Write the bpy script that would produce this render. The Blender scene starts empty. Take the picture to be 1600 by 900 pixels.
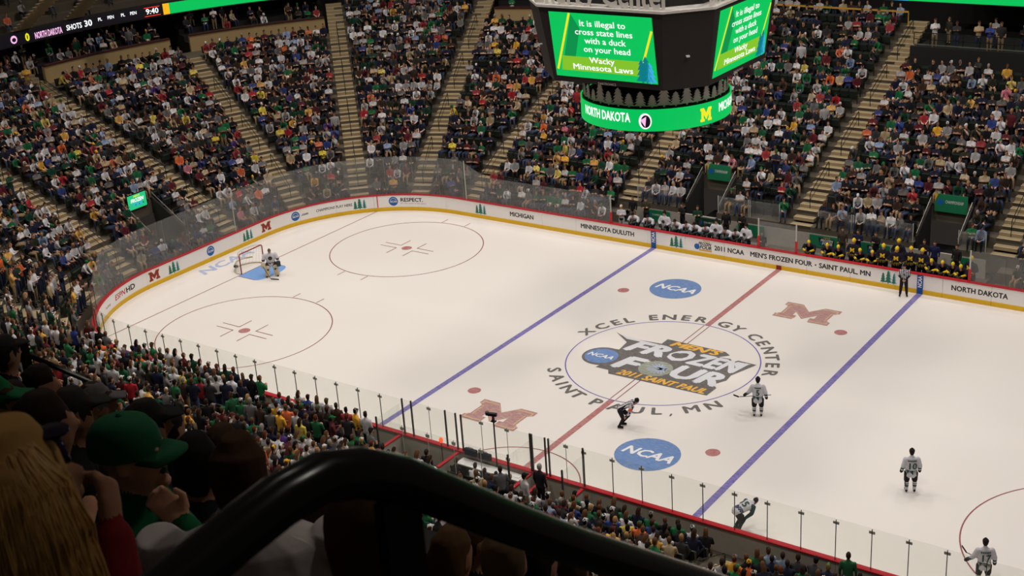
import bpy, bmesh, math, random
import numpy as np
from mathutils import Vector, Matrix
from mathutils.bvhtree import BVHTree

random.seed(11); RNG = np.random.default_rng(11)
D = bpy.data; SC = bpy.context.scene; COL = SC.collection
FT = .3048

# ------------------------------------------------------------------ camera
CAM = np.array([28.7865, -50.388, 27.5895]); YAW, PITCH, ROLL, FPX = 2.2079, -.3851, -.0697, 2111.2
_f = np.array([math.cos(YAW)*math.cos(PITCH), math.sin(YAW)*math.cos(PITCH), math.sin(PITCH)])
_rt = np.array([math.sin(YAW), -math.cos(YAW), 0]); _up = np.cross(_rt, _f)
CR = math.cos(ROLL)*_rt + math.sin(ROLL)*_up; CU = -math.sin(ROLL)*_rt + math.cos(ROLL)*_up
cam = D.cameras.new('camera'); cam.sensor_width = 36; cam.lens = 36*FPX/1600; cam.clip_end = 500; cam.clip_start = .05
cam.dof.use_dof = True; cam.dof.focus_distance = 58; cam.dof.aperture_fstop = 13
co = D.objects.new('camera', cam); COL.objects.link(co)
M = Matrix.Identity(4)
for i in range(3):
    M[i][0], M[i][1], M[i][2], M[i][3] = CR[i], CU[i], -_f[i], CAM[i]
co.matrix_world = M
SC.camera = co
def project(P):                      # used only to leave out what the photograph cannot see
    d = np.asarray(P, float) - CAM; z = d @ _f
    return 800 + FPX*(d @ CR)/z, 450 - FPX*(d @ CU)/z, z

# ------------------------------------------------------------------ light
SC.view_settings.view_transform = 'Standard'; SC.view_settings.look = 'None'
SC.view_settings.exposure = 0; SC.view_settings.gamma = 1; SC.view_settings.use_curve_mapping = False
SC.cycles.transparent_max_bounces = 48
w = D.worlds.new('arena_air'); SC.world = w; w.use_nodes = True
w.node_tree.nodes['Background'].inputs[0].default_value = (1, .86, .74, 1)
w.node_tree.nodes['Background'].inputs[1].default_value = .022
LAMP_W = 4050
for lx in (-27, -13.5, 0, 13.5, 27):
    for ly in (-9, 0, 9):
        l = D.lights.new('arena_spot', 'SPOT'); l.energy = LAMP_W*(.8 if abs(lx) > 20 else 1); l.color = (1, .925, .875)
        l.spot_size = math.radians(136); l.spot_blend = .75; l.shadow_soft_size = .9
        o = D.objects.new('arena_spot', l); COL.objects.link(o)
        o.location = (lx, ly, 29)
        o.rotation_euler = (math.radians(ly*1.2), 0, 0)

# house lights over the stands; last two are fill added to brighten foreground seating
for lx, ly, lz, e in ((-24, 23, 30, 5200), (-8, 24, 30, 5200), (8, 24, 30, 5200), (-41, 7, 30, 5200), (-41, -9, 30, 5200), (-36, 20, 30, 4200), (-34, -21, 30, 4600), (-20, -23, 30, 5200), (-4, -24, 30, 5200), (14, -24, 30, 4600), (18, -36, 40, 3300), (32, -36, 40, 2900)):
    l = D.lights.new('house_and_fill_spot', 'SPOT'); l.energy = e; l.color = (1, .92, .82); l.spot_size = math.radians(112); l.spot_blend = .9; l.shadow_soft_size = .8
    o = D.objects.new('house_and_fill_spot', l); COL.objects.link(o); o.location = (lx, ly, lz)

# ------------------------------------------------------------------ materials
MATS = {}
def mat(name, col, rough=.6, metal=0, noise=.08, scale=6, bump=0, emit=0, spec=.4, ecol=None):
    if name in MATS: return MATS[name]
    m = D.materials.new(name); m.use_nodes = True; nt = m.node_tree; b = nt.nodes['Principled BSDF']
    b.inputs['Roughness'].default_value = rough; b.inputs['Metallic'].default_value = metal
    b.inputs['Specular IOR Level'].default_value = spec
    c = (*col[:3], 1)
    tc = nt.nodes.new('ShaderNodeTexCoord')
    nz = nt.nodes.new('ShaderNodeTexNoise'); nz.inputs['Scale'].default_value = scale; nz.inputs['Detail'].default_value = 4
    nt.links.new(tc.outputs['Object'], nz.inputs['Vector'])
    mx = nt.nodes.new('ShaderNodeMixRGB'); mx.blend_type = 'MIX'
    mx.inputs[1].default_value = tuple(v*(1-noise) for v in c[:3])+(1,); mx.inputs[2].default_value = tuple(min(1, v*(1+noise)) for v in c[:3])+(1,)
    nt.links.new(nz.outputs['Fac'], mx.inputs[0]); nt.links.new(mx.outputs[0], b.inputs['Base Color'])
    if bump:
        bp = nt.nodes.new('ShaderNodeBump'); bp.inputs['Strength'].default_value = bump; bp.inputs['Distance'].default_value = .02
        nt.links.new(nz.outputs['Fac'], bp.inputs['Height']); nt.links.new(bp.outputs[0], b.inputs['Normal'])
    if emit:
        b.inputs['Emission Color'].default_value = (*(ecol or col)[:3], 1); b.inputs['Emission Strength'].default_value = emit
    MATS[name] = m; return m
def srgb(*c): return tuple(((v/255+.055)/1.055)**2.4 if v > 10 else v/255/12.92 for v in c)
def glass_mat(name, tint, haze, hazecol, gloss=.06):
    m = D.materials.new(name); m.use_nodes = True; nt = m.node_tree; nt.nodes.clear()
    out = nt.nodes.new('ShaderNodeOutputMaterial'); tr = nt.nodes.new('ShaderNodeBsdfTransparent'); tr.inputs[0].default_value = (*tint, 1)
    df = nt.nodes.new('ShaderNodeBsdfDiffuse'); tl = nt.nodes.new('ShaderNodeBsdfTranslucent'); gl = nt.nodes.new('ShaderNodeBsdfGlossy')
    df.inputs[0].default_value = tl.inputs[0].default_value = (*hazecol, 1); gl.inputs['Roughness'].default_value = .08
    a = nt.nodes.new('ShaderNodeMixShader'); a.inputs[0].default_value = .5; nt.links.new(df.outputs[0], a.inputs[1]); nt.links.new(tl.outputs[0], a.inputs[2])
    tc = nt.nodes.new('ShaderNodeTexCoord'); nz = nt.nodes.new('ShaderNodeTexNoise'); nz.inputs['Scale'].default_value = 1.4; nz.inputs['Detail'].default_value = 6
    nt.links.new(tc.outputs['Object'], nz.inputs['Vector'])
    mr = nt.nodes.new('ShaderNodeMapRange'); mr.inputs[1].default_value = .3; mr.inputs[2].default_value = .7
    mr.inputs[3].default_value = haze*.7; mr.inputs[4].default_value = haze*1.3; nt.links.new(nz.outputs['Fac'], mr.inputs[0])
    b = nt.nodes.new('ShaderNodeMixShader'); nt.links.new(mr.outputs[0], b.inputs[0]); nt.links.new(tr.outputs[0], b.inputs[1]); nt.links.new(a.outputs[0], b.inputs[2])
    lw = nt.nodes.new('ShaderNodeLayerWeight'); pw = nt.nodes.new('ShaderNodeMath'); pw.operation = 'POWER'; pw.inputs[1].default_value = 4; nt.links.new(lw.outputs['Facing'], pw.inputs[0])
    ma = nt.nodes.new('ShaderNodeMath'); ma.operation = 'MULTIPLY_ADD'; ma.inputs[1].default_value = .3; ma.inputs[2].default_value = .02; nt.links.new(pw.outputs[0], ma.inputs[0])
    g = nt.nodes.new('ShaderNodeMixShader'); nt.links.new(ma.outputs[0], g.inputs[0]); nt.links.new(b.outputs[0], g.inputs[1]); nt.links.new(gl.outputs[0], g.inputs[2])
    nt.links.new(g.outputs[0], out.inputs[0]); return m
def attr_mat(name, rough=.85, spec=.2, weave=0):
    m = D.materials.new(name); m.use_nodes = True; nt = m.node_tree; b = nt.nodes['Principled BSDF']
    b.inputs['Roughness'].default_value = rough; b.inputs['Specular IOR Level'].default_value = spec
    a = nt.nodes.new('ShaderNodeAttribute'); a.attribute_name = 'Col'
    tc = nt.nodes.new('ShaderNodeTexCoord'); nz = nt.nodes.new('ShaderNodeTexNoise'); nz.inputs['Scale'].default_value = 9
    nt.links.new(tc.outputs['Object'], nz.inputs['Vector'])
    mr = nt.nodes.new('ShaderNodeMapRange'); mr.inputs[3].default_value = .8; mr.inputs[4].default_value = 1.2; nt.links.new(nz.outputs['Fac'], mr.inputs[0])
    mx = nt.nodes.new('ShaderNodeVectorMath'); mx.operation = 'SCALE'; nt.links.new(a.outputs['Color'], mx.inputs[0]); nt.links.new(mr.outputs[0], mx.inputs['Scale'])
    nt.links.new(mx.outputs[0], b.inputs['Base Color'])
    bp = nt.nodes.new('ShaderNodeBump'); bp.inputs['Strength'].default_value = .25; bp.inputs['Distance'].default_value = .03
    nt.links.new(nz.outputs['Fac'], bp.inputs['Height']); nt.links.new(bp.outputs[0], b.inputs['Normal'])
    return m
PERSON = attr_mat('cloth_and_skin')
def ice_paint(name, col, wear=.3):
    """paint frozen under the ice, scraped by skates"""
    if name in MATS: return MATS[name]
    m = D.materials.new(name); m.use_nodes = True; nt = m.node_tree; b = nt.nodes['Principled BSDF']
    b.inputs['Roughness'].default_value = .38; b.inputs['Specular IOR Level'].default_value = .35
    tc = nt.nodes.new('ShaderNodeTexCoord'); mp = nt.nodes.new('ShaderNodeMapping'); mp.inputs['Rotation'].default_value = (0, 0, .7); mp.inputs['Scale'].default_value = (1.2, 6, 1)
    nz = nt.nodes.new('ShaderNodeTexNoise'); nz.inputs['Scale'].default_value = 3; nz.inputs['Detail'].default_value = 8; nz.inputs['Roughness'].default_value = .75
    nt.links.new(tc.outputs['Object'], mp.inputs[0]); nt.links.new(mp.outputs[0], nz.inputs['Vector'])
    mr = nt.nodes.new('ShaderNodeMapRange'); mr.inputs[1].default_value = .35; mr.inputs[2].default_value = .75; mr.inputs[3].default_value = 0; mr.inputs[4].default_value = wear*2
    nt.links.new(nz.outputs['Fac'], mr.inputs[0])
    mx = nt.nodes.new('ShaderNodeMixRGB'); mx.inputs[1].default_value = (*col, 1); mx.inputs[2].default_value = (.84, .82, .8, 1)
    nt.links.new(mr.outputs[0], mx.inputs[0]); nt.links.new(mx.outputs[0], b.inputs['Base Color'])
    MATS[name] = m; return m

# ------------------------------------------------------------------ objects
def tag(o, label=None, cat=None, group=None, kind=None):
    if label: o['label'] = label
    if cat: o['category'] = cat
    if group: o['group'] = group
    if kind: o['kind'] = kind
    return o
def link(name, data, parent=None, m=None):
    o = D.objects.new(name, data); COL.objects.link(o)
    if parent: o.parent = parent
    if m is not None and not data.materials: data.materials.append(m)
    return o
def thing(name, label, cat, loc=(0, 0, 0), rz=0, group=None):
    o = D.objects.new(name, None); COL.objects.link(o); o.location = loc; o.rotation_euler = (0, 0, rz); o.empty_display_size = .2
    return tag(o, label, cat, group)
class MB:
    def __init__(s): s.v = []; s.f = []
    def add(s, V, F):
        n = len(s.v); s.v += [tuple(map(float, p)) for p in V]; s.f += [tuple(i+n for i in f) for f in F]; return s
    def box(s, c, d, rz=0, mtx=None):
        x, y, z = (v/2 for v in d); P = [(a*x, b*y, e*z) for a in (-1, 1) for b in (-1, 1) for e in (-1, 1)]
        R = Matrix.Rotation(rz, 3, 'Z') if mtx is None else mtx
        P = [R @ Vector(p)+Vector(c) for p in P]
        return s.add(P, [(0, 1, 3, 2), (4, 6, 7, 5), (0, 4, 5, 1), (2, 3, 7, 6), (0, 2, 6, 4), (1, 5, 7, 3)])
    def tube(s, P, r, n=8, closed=False):
        P = [Vector(p) for p in P]; k = len(P); V = []; r = r if hasattr(r, '__len__') else [r]*k
        pu = None
        for i, p in enumerate(P):
            a = P[(i-1) % k] if closed or i else P[0]; b = P[(i+1) % k] if closed or i < k-1 else P[-1]
            t = (b-a).normalized()
            if pu is None: pu = t.orthogonal().normalized()
            u = (pu-t*pu.dot(t)).normalized(); pu = u; v = t.cross(u)
            V += [p+(u*math.cos(6.28318*j/n)+v*math.sin(6.28318*j/n))*r[i] for j in range(n)]
        F = [(i*n+j, i*n+(j+1) % n, ((i+1) % k)*n+(j+1) % n, ((i+1) % k)*n+j) for i in range(k if closed else k-1) for j in range(n)]
        if not closed: F += [tuple(range(n))[::-1], tuple((k-1)*n+j for j in range(n))]
        return s.add(V, F)
    def lathe(s, prof, n=24, c=(0, 0, 0)):
        V = [(c[0]+r*math.cos(6.28318*j/n), c[1]+r*math.sin(6.28318*j/n), c[2]+z) for r, z in prof for j in range(n)]
        k = len(prof)
        F = [(i*n+j, i*n+(j+1) % n, (i+1)*n+(j+1) % n, (i+1)*n+j) for i in range(k-1) for j in range(n)]
        F += [tuple(range(n))[::-1], tuple((k-1)*n+j for j in range(n))]
        return s.add(V, F)
    def mesh(s, name, smooth=False):
        me = D.meshes.new(name); me.from_pydata(s.v, [], s.f); me.update()
        if smooth: me.shade_smooth()
        return me
    def build(s, name, m, parent=None, smooth=False, bevel=0):
        o = link(name, s.mesh(name, smooth), parent, m)
        if bevel:
            b = o.modifiers.new('bevel', 'BEVEL'); b.width = bevel; b.segments = 2; b.limit_method = 'ANGLE'
        return o
def sub(name, m, parent, fn, smooth=False):
    b = MB(); fn(b); return b.build(name, m, parent, smooth)

# 2D artwork: (verts2d, faces) mapped onto a surface by a function (u, v) -> xyz
class Layered(list): pass            # faces of heavy lettering: copies stacked a hair apart
_txt = {}
def text2d(t, h=1, width=None, bold=.0, shear=0, align='CENTER', res=2, space=1):
    key = (t, bold, shear, align, res, space)
    if key not in _txt:
        cu = D.curves.new('t', 'FONT'); cu.body = t; cu.size = 1; cu.shear = shear; cu.align_x = align; cu.resolution_u = res; cu.space_character = space; cu.space_line = .95
        o = D.objects.new('t', cu); COL.objects.link(o)
        dg = bpy.context.evaluated_depsgraph_get(); me = D.meshes.new_from_object(o.evaluated_get(dg))
        V = np.array([v.co[:2] for v in me.vertices]).reshape(-1, 2); F = [tuple(p.vertices) for p in me.polygons]
        D.objects.remove(o); D.curves.remove(cu); D.meshes.remove(me); _txt[key] = (V, F)
    V, F = _txt[key]; V = V.copy()
    if not len(V): return V, F
    V *= h/.69
    if bold:                         # heavier strokes: the same outlines laid over one another, slightly shifted
        d = bold*h*1.1; n = len(V); Vs = []; Fs = Layered(); Fs.n = n
        for i, (dx, dy) in enumerate(((0, 0), (d, 0), (-d, 0), (0, d*.8), (0, -d*.8))): Vs.append(V+np.array([dx, dy])); Fs += [tuple(j+i*n for j in f) for f in F]
        V = np.concatenate(Vs); F = Fs
    if width: V[:, 0] *= width/(V[:, 0].max()-V[:, 0].min())
    return V, F
def disc2d(rx, ry=None, n=36, c=(0, 0)):
    ry = ry or rx; return np.array([(c[0]+rx*math.cos(6.28318*i/n), c[1]+ry*math.sin(6.28318*i/n)) for i in range(n)]), [tuple(range(n))]
def poly2d(*p): return np.array(p, float), [tuple(range(len(p)))]
def ring2d(r0, r1, n=72, a0=0, a1=2*math.pi, c=(0, 0)):
    V = []; F = []
    for i in range(n+1):
        a = a0+(a1-a0)*i/n; V += [(c[0]+r0*math.cos(a), c[1]+r0*math.sin(a)), (c[0]+r1*math.cos(a), c[1]+r1*math.sin(a))]
    return np.array(V), [(2*i, 2*i+1, 2*i+3, 2*i+2) for i in range(n)]
def line2d(a, b, w):
    a, b = np.array(a, float), np.array(b, float); t = (b-a)/np.linalg.norm(b-a); n = np.array([-t[1], t[0]])*w/2
    return np.array([a-n, b-n, b+n, a+n]), [(0, 1, 2, 3)]
def join2d(*S):
    V = []; F = []
    for v, f in S: F += [tuple(i+len(V) for i in q) for q in f]; V += [tuple(p) for p in v]
    return np.array(V), F
def mv2d(S, dx=0, dy=0, rot=0, sx=1, sy=1):
    V, F = S; c, s = math.cos(rot), math.sin(rot); V = V*np.array([sx, sy])
    return np.stack([V[:, 0]*c-V[:, 1]*s+dx, V[:, 0]*s+V[:, 1]*c+dy], -1), F
def flat(name, S, fn, m, parent=None):
    V, F = S; P = [Vector(fn(u, v)) for u, v in V]
    if hasattr(F, 'n'):
        e = .004
        for i, (u, v) in enumerate(V):
            if i >= F.n: P[i] = P[i]+(Vector(fn(u+e, v))-P[i]).cross(Vector(fn(u, v+e))-P[i]).normalized()*(i//F.n)*.00012
    me = D.meshes.new(name); me.from_pydata(P, [], list(F)); me.update()
    return link(name, me, parent, m)
def tree2d(w, h, tiers=4):
    R = [(0, h)]; L = []
    for i in range(tiers):
        y0 = h*(1-(i+1)/tiers*.92); wi = w/2*(.35+.65*(i+1)/tiers)
        R.append((wi, y0)); 
        if i < tiers-1: R.append((wi*.5, y0+h*.03))
    R += [(w*.06, h*.08), (w*.06, 0)]
    L = [(-x, y) for x, y in R[1:]][::-1]
    return poly2d(*(R+L)[::-1])
def block_m(w, h):
    p = [(0, 0), (.36, 0), (.36, .2), (.28, .2), (.28, .52), (.5, .12), (.72, .52), (.72, .2), (.64, .2), (.64, 0), (1, 0), (1, .2), (.92, .2), (.92, .8), (1, .8), (1, 1), (.7, 1), (.5, .62), (.3, 1), (0, 1), (0, .8), (.08, .8), (.08, .2), (0, .2)]
    return poly2d(*[((x-.5)*w, (y-.5)*h) for x, y in p])
# ------------------------------------------------------------------ rink
A, B, R = 30.48, 12.954, 8.534
L1, L2, L3 = A-R, R*math.pi/2, 2*(B-R)
S_NEAR0 = L1+2*L2+L3                 # s at the start of the near straight (x = -L1)
def bframe(s):
    """board curve: s runs from the far side's centre, past the far-left corner, the end, to the near side; returns point, outward normal, radius"""
    if s <= L1: return (-s, B), (0, 1), 0
    s -= L1
    if s <= L2:
        a = math.pi/2+s/R; return (-L1+R*math.cos(a), (B-R)+R*math.sin(a)), (math.cos(a), math.sin(a)), R
    s -= L2
    if s <= L3: return (-A, (B-R)-s), (-1, 0), 0
    s -= L3
    if s <= L2:
        a = math.pi+s/R; return (-L1+R*math.cos(a), -(B-R)+R*math.sin(a)), (math.cos(a), math.sin(a)), R
    s -= L2
    return (-L1+s, -B), (0, -1), 0
def bpt(s, off=0, z=0):
    p, n, _ = bframe(s); return (p[0]+n[0]*off, p[1]+n[1]*off, z)
S0, S1 = -26., S_NEAR0+L1+26.        # the stretch of boards that is built (the right end is out of view)
def brange(a, b, step=.6): 
    n = max(1, int(math.ceil((b-a)/step))); return [a+(b-a)*i/n for i in range(n+1)]
def sweep(mb, ss, prof):             # sweep a closed (off, z) profile along the boards
    k = len(prof); V = [bpt(s, o, z) for s in ss for o, z in prof]; n = len(ss)
    F = [(i*k+j, (i+1)*k+j, (i+1)*k+(j+1) % k, i*k+(j+1) % k) for i in range(n-1) for j in range(k)]
    F += [tuple(range(k)), tuple((n-1)*k+j for j in range(k))[::-1]]
    return mb.add(V, F)

m_ice = ice_paint('rink_ice', (.80, .765, .72), .0)
nt = m_ice.node_tree; pb = nt.nodes['Principled BSDF']
tc = nt.nodes.new('ShaderNodeTexCoord'); nz = nt.nodes.new('ShaderNodeTexNoise'); nz.inputs['Scale'].default_value = .12; nz.inputs['Detail'].default_value = 5
rp = nt.nodes.new('ShaderNodeMixRGB'); rp.inputs[1].default_value = (.79, .745, .7, 1); rp.inputs[2].default_value = (.865, .83, .795, 1)
nt.links.new(tc.outputs['Object'], nz.inputs['Vector']); nt.links.new(nz.outputs['Fac'], rp.inputs[0]); nt.links.new(rp.outputs[0], pb.inputs['Base Color'])
pts = [bpt(s, -.02) for s in brange(-L1, S_NEAR0+2*L1, .5)]
pts += [(-x, y, z) for x, y, z in [bpt(s, -.02) for s in brange(L1, S_NEAR0, .5)]][::-1]
me = D.meshes.new('floor'); me.from_pydata(pts, [], [tuple(range(len(pts)))]); me.update()
floor = tag(link('floor', me, None, m_ice), 'white sheet of ice painted with hockey lines and logos', kind='structure')
ZI = [0.0]
def on_ice(name, S, m, x=0, y=0, rot=0, lift=None, label=None):
    ZI[0] += .0006 if hasattr(S[1], 'n') else .00015; z = .004+ZI[0] if lift is None else lift
    o = flat(name, mv2d(S, x, y, rot), lambda u, v: (u, v, z), m, floor)
    if label: o['label'] = label
    return o
p_red = ice_paint('ice_red', srgb(165, 55, 60), .28); p_blue = ice_paint('ice_blue', srgb(78, 60, 165), .25)
p_thin = ice_paint('ice_red_thin', srgb(140, 55, 60), .1); p_circ = ice_paint('ice_blue_thin', srgb(80, 60, 170), .1)
p_grey = ice_paint('ice_grey', srgb(80, 75, 72), .14); p_ncaa = ice_paint('ice_logo_blue', srgb(70, 120, 185), .18)
p_white = ice_paint('ice_logo_white', (.84, .84, .85), .05); p_gold = ice_paint('ice_gold', srgb(240, 180, 40), .12)
p_silver = ice_paint('ice_silver', srgb(218, 220, 226), .06); p_crease = ice_paint('ice_crease_blue', srgb(95, 155, 225), .15)
p_maroon = ice_paint('ice_maroon', srgb(160, 95, 90), .3); p_mgold = ice_paint('ice_old_gold', srgb(205, 160, 85), .3); p_lblue = ice_paint('ice_pale_blue', srgb(140, 165, 215), .35)
p_green = ice_paint('ice_puck_green', srgb(110, 120, 95), .35)
for x in (-1, 1): on_ice('blue_line', line2d((x*25.5*FT, -B+.03), (x*25.5*FT, B-.03), .3048), p_blue)
on_ice('centre_line', join2d(line2d((0, -B+.03), (0, -4.57), .3048), line2d((0, 4.57), (0, B-.03), .3048)), p_red)
on_ice('centre_line_edge', join2d(*[line2d((x, a), (x, b), .05) for x in (-.14, .14) for a, b in ((-4.5, -2.3), (2.2, 4.5))]), p_thin)
gy = B-R+math.sqrt(R*R-(89*FT-L1)**2)
on_ice('goal_line', line2d((-89*FT, -gy+.03), (-89*FT, gy-.03), .06), p_thin)
on_ice('centre_circle', ring2d(4.545, 4.60, 120), p_circ)
on_ice('referee_crease', ring2d(3.02, 3.08, 40, 0, math.pi, (0, -B+.03)), p_thin)
for x in (-20, 20):
    for y in (-22, 22): on_ice('faceoff_spot', disc2d(.31), p_red, x*FT, y*FT)
for x, ys in ((-69, (-22, 22)), (69, (-22,))):
    for y in ys:
        cx, cy = x*FT, y*FT
        on_ice('faceoff_circle', ring2d(4.545, 4.60, 120), p_thin, cx, cy)
        on_ice('faceoff_spot', disc2d(.31), p_red, cx, cy)
        L = []
        for sx in (-1, 1):
            for sy in (-1, 1):
                L += [line2d((sx*.61, sy*.23), (sx*.61, sy*(.23+.91)), .055), line2d((sx*.61-sx*.03, sy*.23), (sx*(.61+1.22), sy*.23), .055)]
            for q in (-1, 1): L.append(line2d((q*.87, sx*4.57), (q*.87, sx*5.18), .055))
        on_ice('hash_mark', join2d(*L), p_thin, cx, cy)
# goal crease
gx = -89*FT
on_ice('goal_crease', poly2d((gx+.03, -1.22), (gx+1.37, -1.22), *[(gx+1.37+.46*math.cos(a), 1.22*math.sin(a)) for a in np.linspace(-1.4, 1.4, 15)], (gx+1.37, 1.22), (gx+.03, 1.22)), p_crease)
on_ice('crease_line', join2d(line2d((gx, -1.22), (gx+1.37, -1.22), .05), line2d((gx, 1.22), (gx+1.37, 1.22), .05)), p_thin)
# ring lettering round the centre circle
def ring_letters(seq, top):
    for ch, ang in seq:
        a = math.radians(ang); S = text2d(ch, .62, bold=.045)
        S = (S[0]-np.array([(S[0][:, 0].max()+S[0][:, 0].min())/2, .31]), S[1])
        S = (S[0]*np.array([1.12, 1]), S[1])
        ZI[0] = .005; on_ice('letter', S, p_grey, 5.12*math.cos(a), 5.12*math.sin(a), a-math.pi/2 if top else a+math.pi/2)
ring_letters(list(zip('XCELENERGYCENTER', (166.2, 155.5, 146, 138.2, 124, 115, 105.4, 96.2, 82.1, 72.7, 58.6, 49.3, 40, 31, 21.5, 11.8))), True)
ring_letters(list(zip('SAINTPAULMN', (-141.5, -132, -124.5, -117, -108.7, -95.5, -84.3, -73.6, -63.5, -46.6, -35.3))), False)
on_ice('letter', poly2d((0, .1), (-.06, -.12), (.02, -.12), (.09, .1)), p_grey, 2.98, -4.62, .5)
# centre logo
G = p_grey; ZI[0] = .005
on_ice('logo_backing', poly2d((-3.62, 1.85), (-2.9, 1.5), (-.95, 1.65), (-.95, 2.25), (2.2, 2.2), (2.55, 1.95), (2.15, 1.55), (2.75, 1.62), (3.0, 1.35), (3.15, 1.62), (4.1, 1.58), (3.55, .05), (3.6, -.5), (3.25, -1.15), (3.55, -1.4), (3.5, -2.25), (-1.55, -2.35), (-1.75, -2.02), (-2.45, -2.02), (-2.35, -1.55), (-2.7, -.3), (-3.1, .05), (-2.45, .15), (-2.55, 1.05)), G, label='grey outlined tournament logo at centre ice')
on_ice('logo_disc_edge', disc2d(1.0, .98), G, -2.78, -.85)
on_ice('logo_disc', disc2d(.82, .8), p_ncaa, -2.84, -.85)
on_ice('logo_lettering', text2d('NCAA', .34, 1.35, bold=.035, shear=.25), p_white, -2.9, -1.0)
for tx, w_, x in (('FR', 2.2, -1.35), ('O', 1.2, .4), ('ZEN', 2.75, 2.3)): on_ice('logo_lettering', text2d(tx, 1.16, w_, bold=.075, shear=.3), p_silver, x, .3)
on_ice('logo_spike', poly2d((-2.75, 1.38), (-3.3, 1.72), (-2.2, 1.55), (-.95, 1.5), (-1.1, 1.38)), p_silver)
on_ice('logo_spike', poly2d((3.35, .9), (3.85, 1.5), (3.2, 1.48), (3.1, 1.3)), p_silver)
on_ice('logo_lettering', text2d('F', 1.3, 1.5, bold=.075, shear=.25), p_silver, -1.45, -1.58)
on_ice('logo_lettering', text2d('UR', 1.28, 2.55, bold=.07, shear=.2), p_silver, 2.1, -1.3)
on_ice('logo_puck', disc2d(.82, .8), p_green, .15, -.9)
on_ice('logo_puck_mark', join2d(*[line2d((.5*math.cos(a), .5*math.sin(a)), (-.55*math.cos(a+.6), -.5*math.sin(a+.4)), .06) for a in np.linspace(0, 3, 9)]), p_lblue, .2, -.85)
on_ice('logo_lettering', text2d("MEN'S", .5, 2.7, bold=.07, shear=.3), p_gold, .7, 1.65)
on_ice('logo_lettering', text2d('2011 SAINT PAUL', .48, 4.6, bold=.06, shear=.3), p_gold, 1.0, -2.18)
on_ice('logo_puck', disc2d(.25, .25), G, .32, .82)
for x, y in ((3.75, 8.1), (-3.7, -8.15)):
    ZI[0] = .005
    on_ice('letter_logo_edge', (lambda S: (S[0]*np.array([1.06, 1.1]), S[1]))(block_m(2.75, 1.75)), p_maroon, x, y)
    on_ice('letter_logo_line', block_m(2.72, 1.68), p_mgold, x, y)
    on_ice('letter_logo', (lambda S: (S[0]*np.array([.955, .93]), S[1]))(block_m(2.7, 1.66)), p_maroon, x, y)
for x, y in ((-3.72, 8.1), (3.82, -8.1)):
    ZI[0] = .005
    on_ice('round_logo', disc2d(1.38, 1.36), p_ncaa, x, y)
    on_ice('round_logo_lettering', text2d('NCAA', .58, 2.3, bold=.045, shear=.25), p_white, x, y-.26)
ZI[0] = .002; on_ice('end_lettering', text2d('NCAA', .85, 4.1, bold=.04, shear=.25), p_lblue, -29.1, 0.05, math.pi/2)

# ------------------------------------------------------------------ boards
m_board = mat('board_white', srgb(240, 236, 234), .35, noise=.02, scale=2, spec=.4)
m_kick = mat('kickplate_yellow', srgb(226, 180, 18), .4, noise=.05)
m_cap = mat('cap_rail_red', srgb(180, 30, 42), .4, noise=.06)
m_back = mat('board_back_grey', srgb(172, 166, 156), .7, noise=.1, bump=.1)
m_red = mat('board_red', srgb(190, 30, 40), .4)
boards = thing('rink_boards', 'white dasher boards with yellow kickplate and red cap rail round the ice', 'boards')
NB = 2.44
i = 0; s = S0
while s < S1-.1:
    e = min(s+NB, S1); ss = brange(s+.006, e-.006, .45)
    pn = sweep(MB(), ss, [(0, .24), (0, 1.04), (.05, 1.04), (.05, .24)]).build('board_panel', m_board, boards)
    sweep(MB(), ss, [(.05, .02), (.05, 1.0), (.14, 1.0), (.14, .02)]).build('board_backing', m_back, boards)
    sweep(MB(), ss, [(-.015, 0), (-.015, .24), (.05, .24), (.05, 0)]).build('kickplate', m_kick, boards)
    s = e
sweep(MB(), brange(S0, S1, .4), [(-.05, 1.04), (-.05, 1.09), (.19, 1.09), (.19, 1.04)]).build('cap_rail', m_cap, boards)
m_blk = mat('print_black', srgb(38, 36, 36), .5, noise=0); m_dkg = mat('print_green', srgb(30, 112, 88), .5, noise=.1)
m_ltb = mat('print_pale_blue', srgb(150, 190, 215), .5, noise=.1); m_nblue = mat('print_blue', srgb(20, 95, 165), .5, noise=.05)
m_mar = mat('print_maroon', srgb(140, 40, 30), .5); m_gld = mat('print_gold', srgb(225, 165, 60), .5); m_wht = mat('print_white', (.85, .85, .86), .5, noise=0)
m_gry = mat('print_grey', srgb(160, 150, 150), .5); m_rtx = mat('print_red', srgb(190, 30, 45), .5)
def ad(S, s0, z0, m, lift=.004, name='board_print'):
    return flat(name, S, lambda u, v: bpt(s0-u, -lift, z0+v), m, boards)
def ad_text(t, sl, sr, h=.27, z=.5, m=m_blk, bold=.05, shear=0):
    ad(text2d(t, h, abs(sl-sr), bold=bold, shear=shear), (sl+sr)/2, z, m)
def ad_trees(s, z=.27):
    for du, w_, h_, m, l in ((.26, .3, .66, m_ltb, .004), (-.02, .36, .7, m_ltb, .004), (-.33, .3, .58, m_dkg, .006), (-.06, .34, .72, m_dkg, .008), (.24, .2, .6, m_dkg, .008)):
        ad(mv2d(tree2d(w_, h_), du), s, z, m, l, 'tree_print')
def ad_ncaa(s, z=.63, r=.3):
    ad(disc2d(r), s, z, m_nblue); ad(text2d('NCAA', r*.42, r*1.5, bold=.04, shear=.25), s, z-.08, m_wht, .008)
    ad(ring2d(r*.62, r*.7, 20, .3, 2.9), s, z, m_wht, .008)
def ad_m(s, z=.63):
    ad(block_m(.82, .58), s, z, m_gld); ad((lambda S: (S[0]*np.array([.93, .9]), S[1]))(block_m(.82, .58)), s, z, m_mar, .008)
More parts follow.
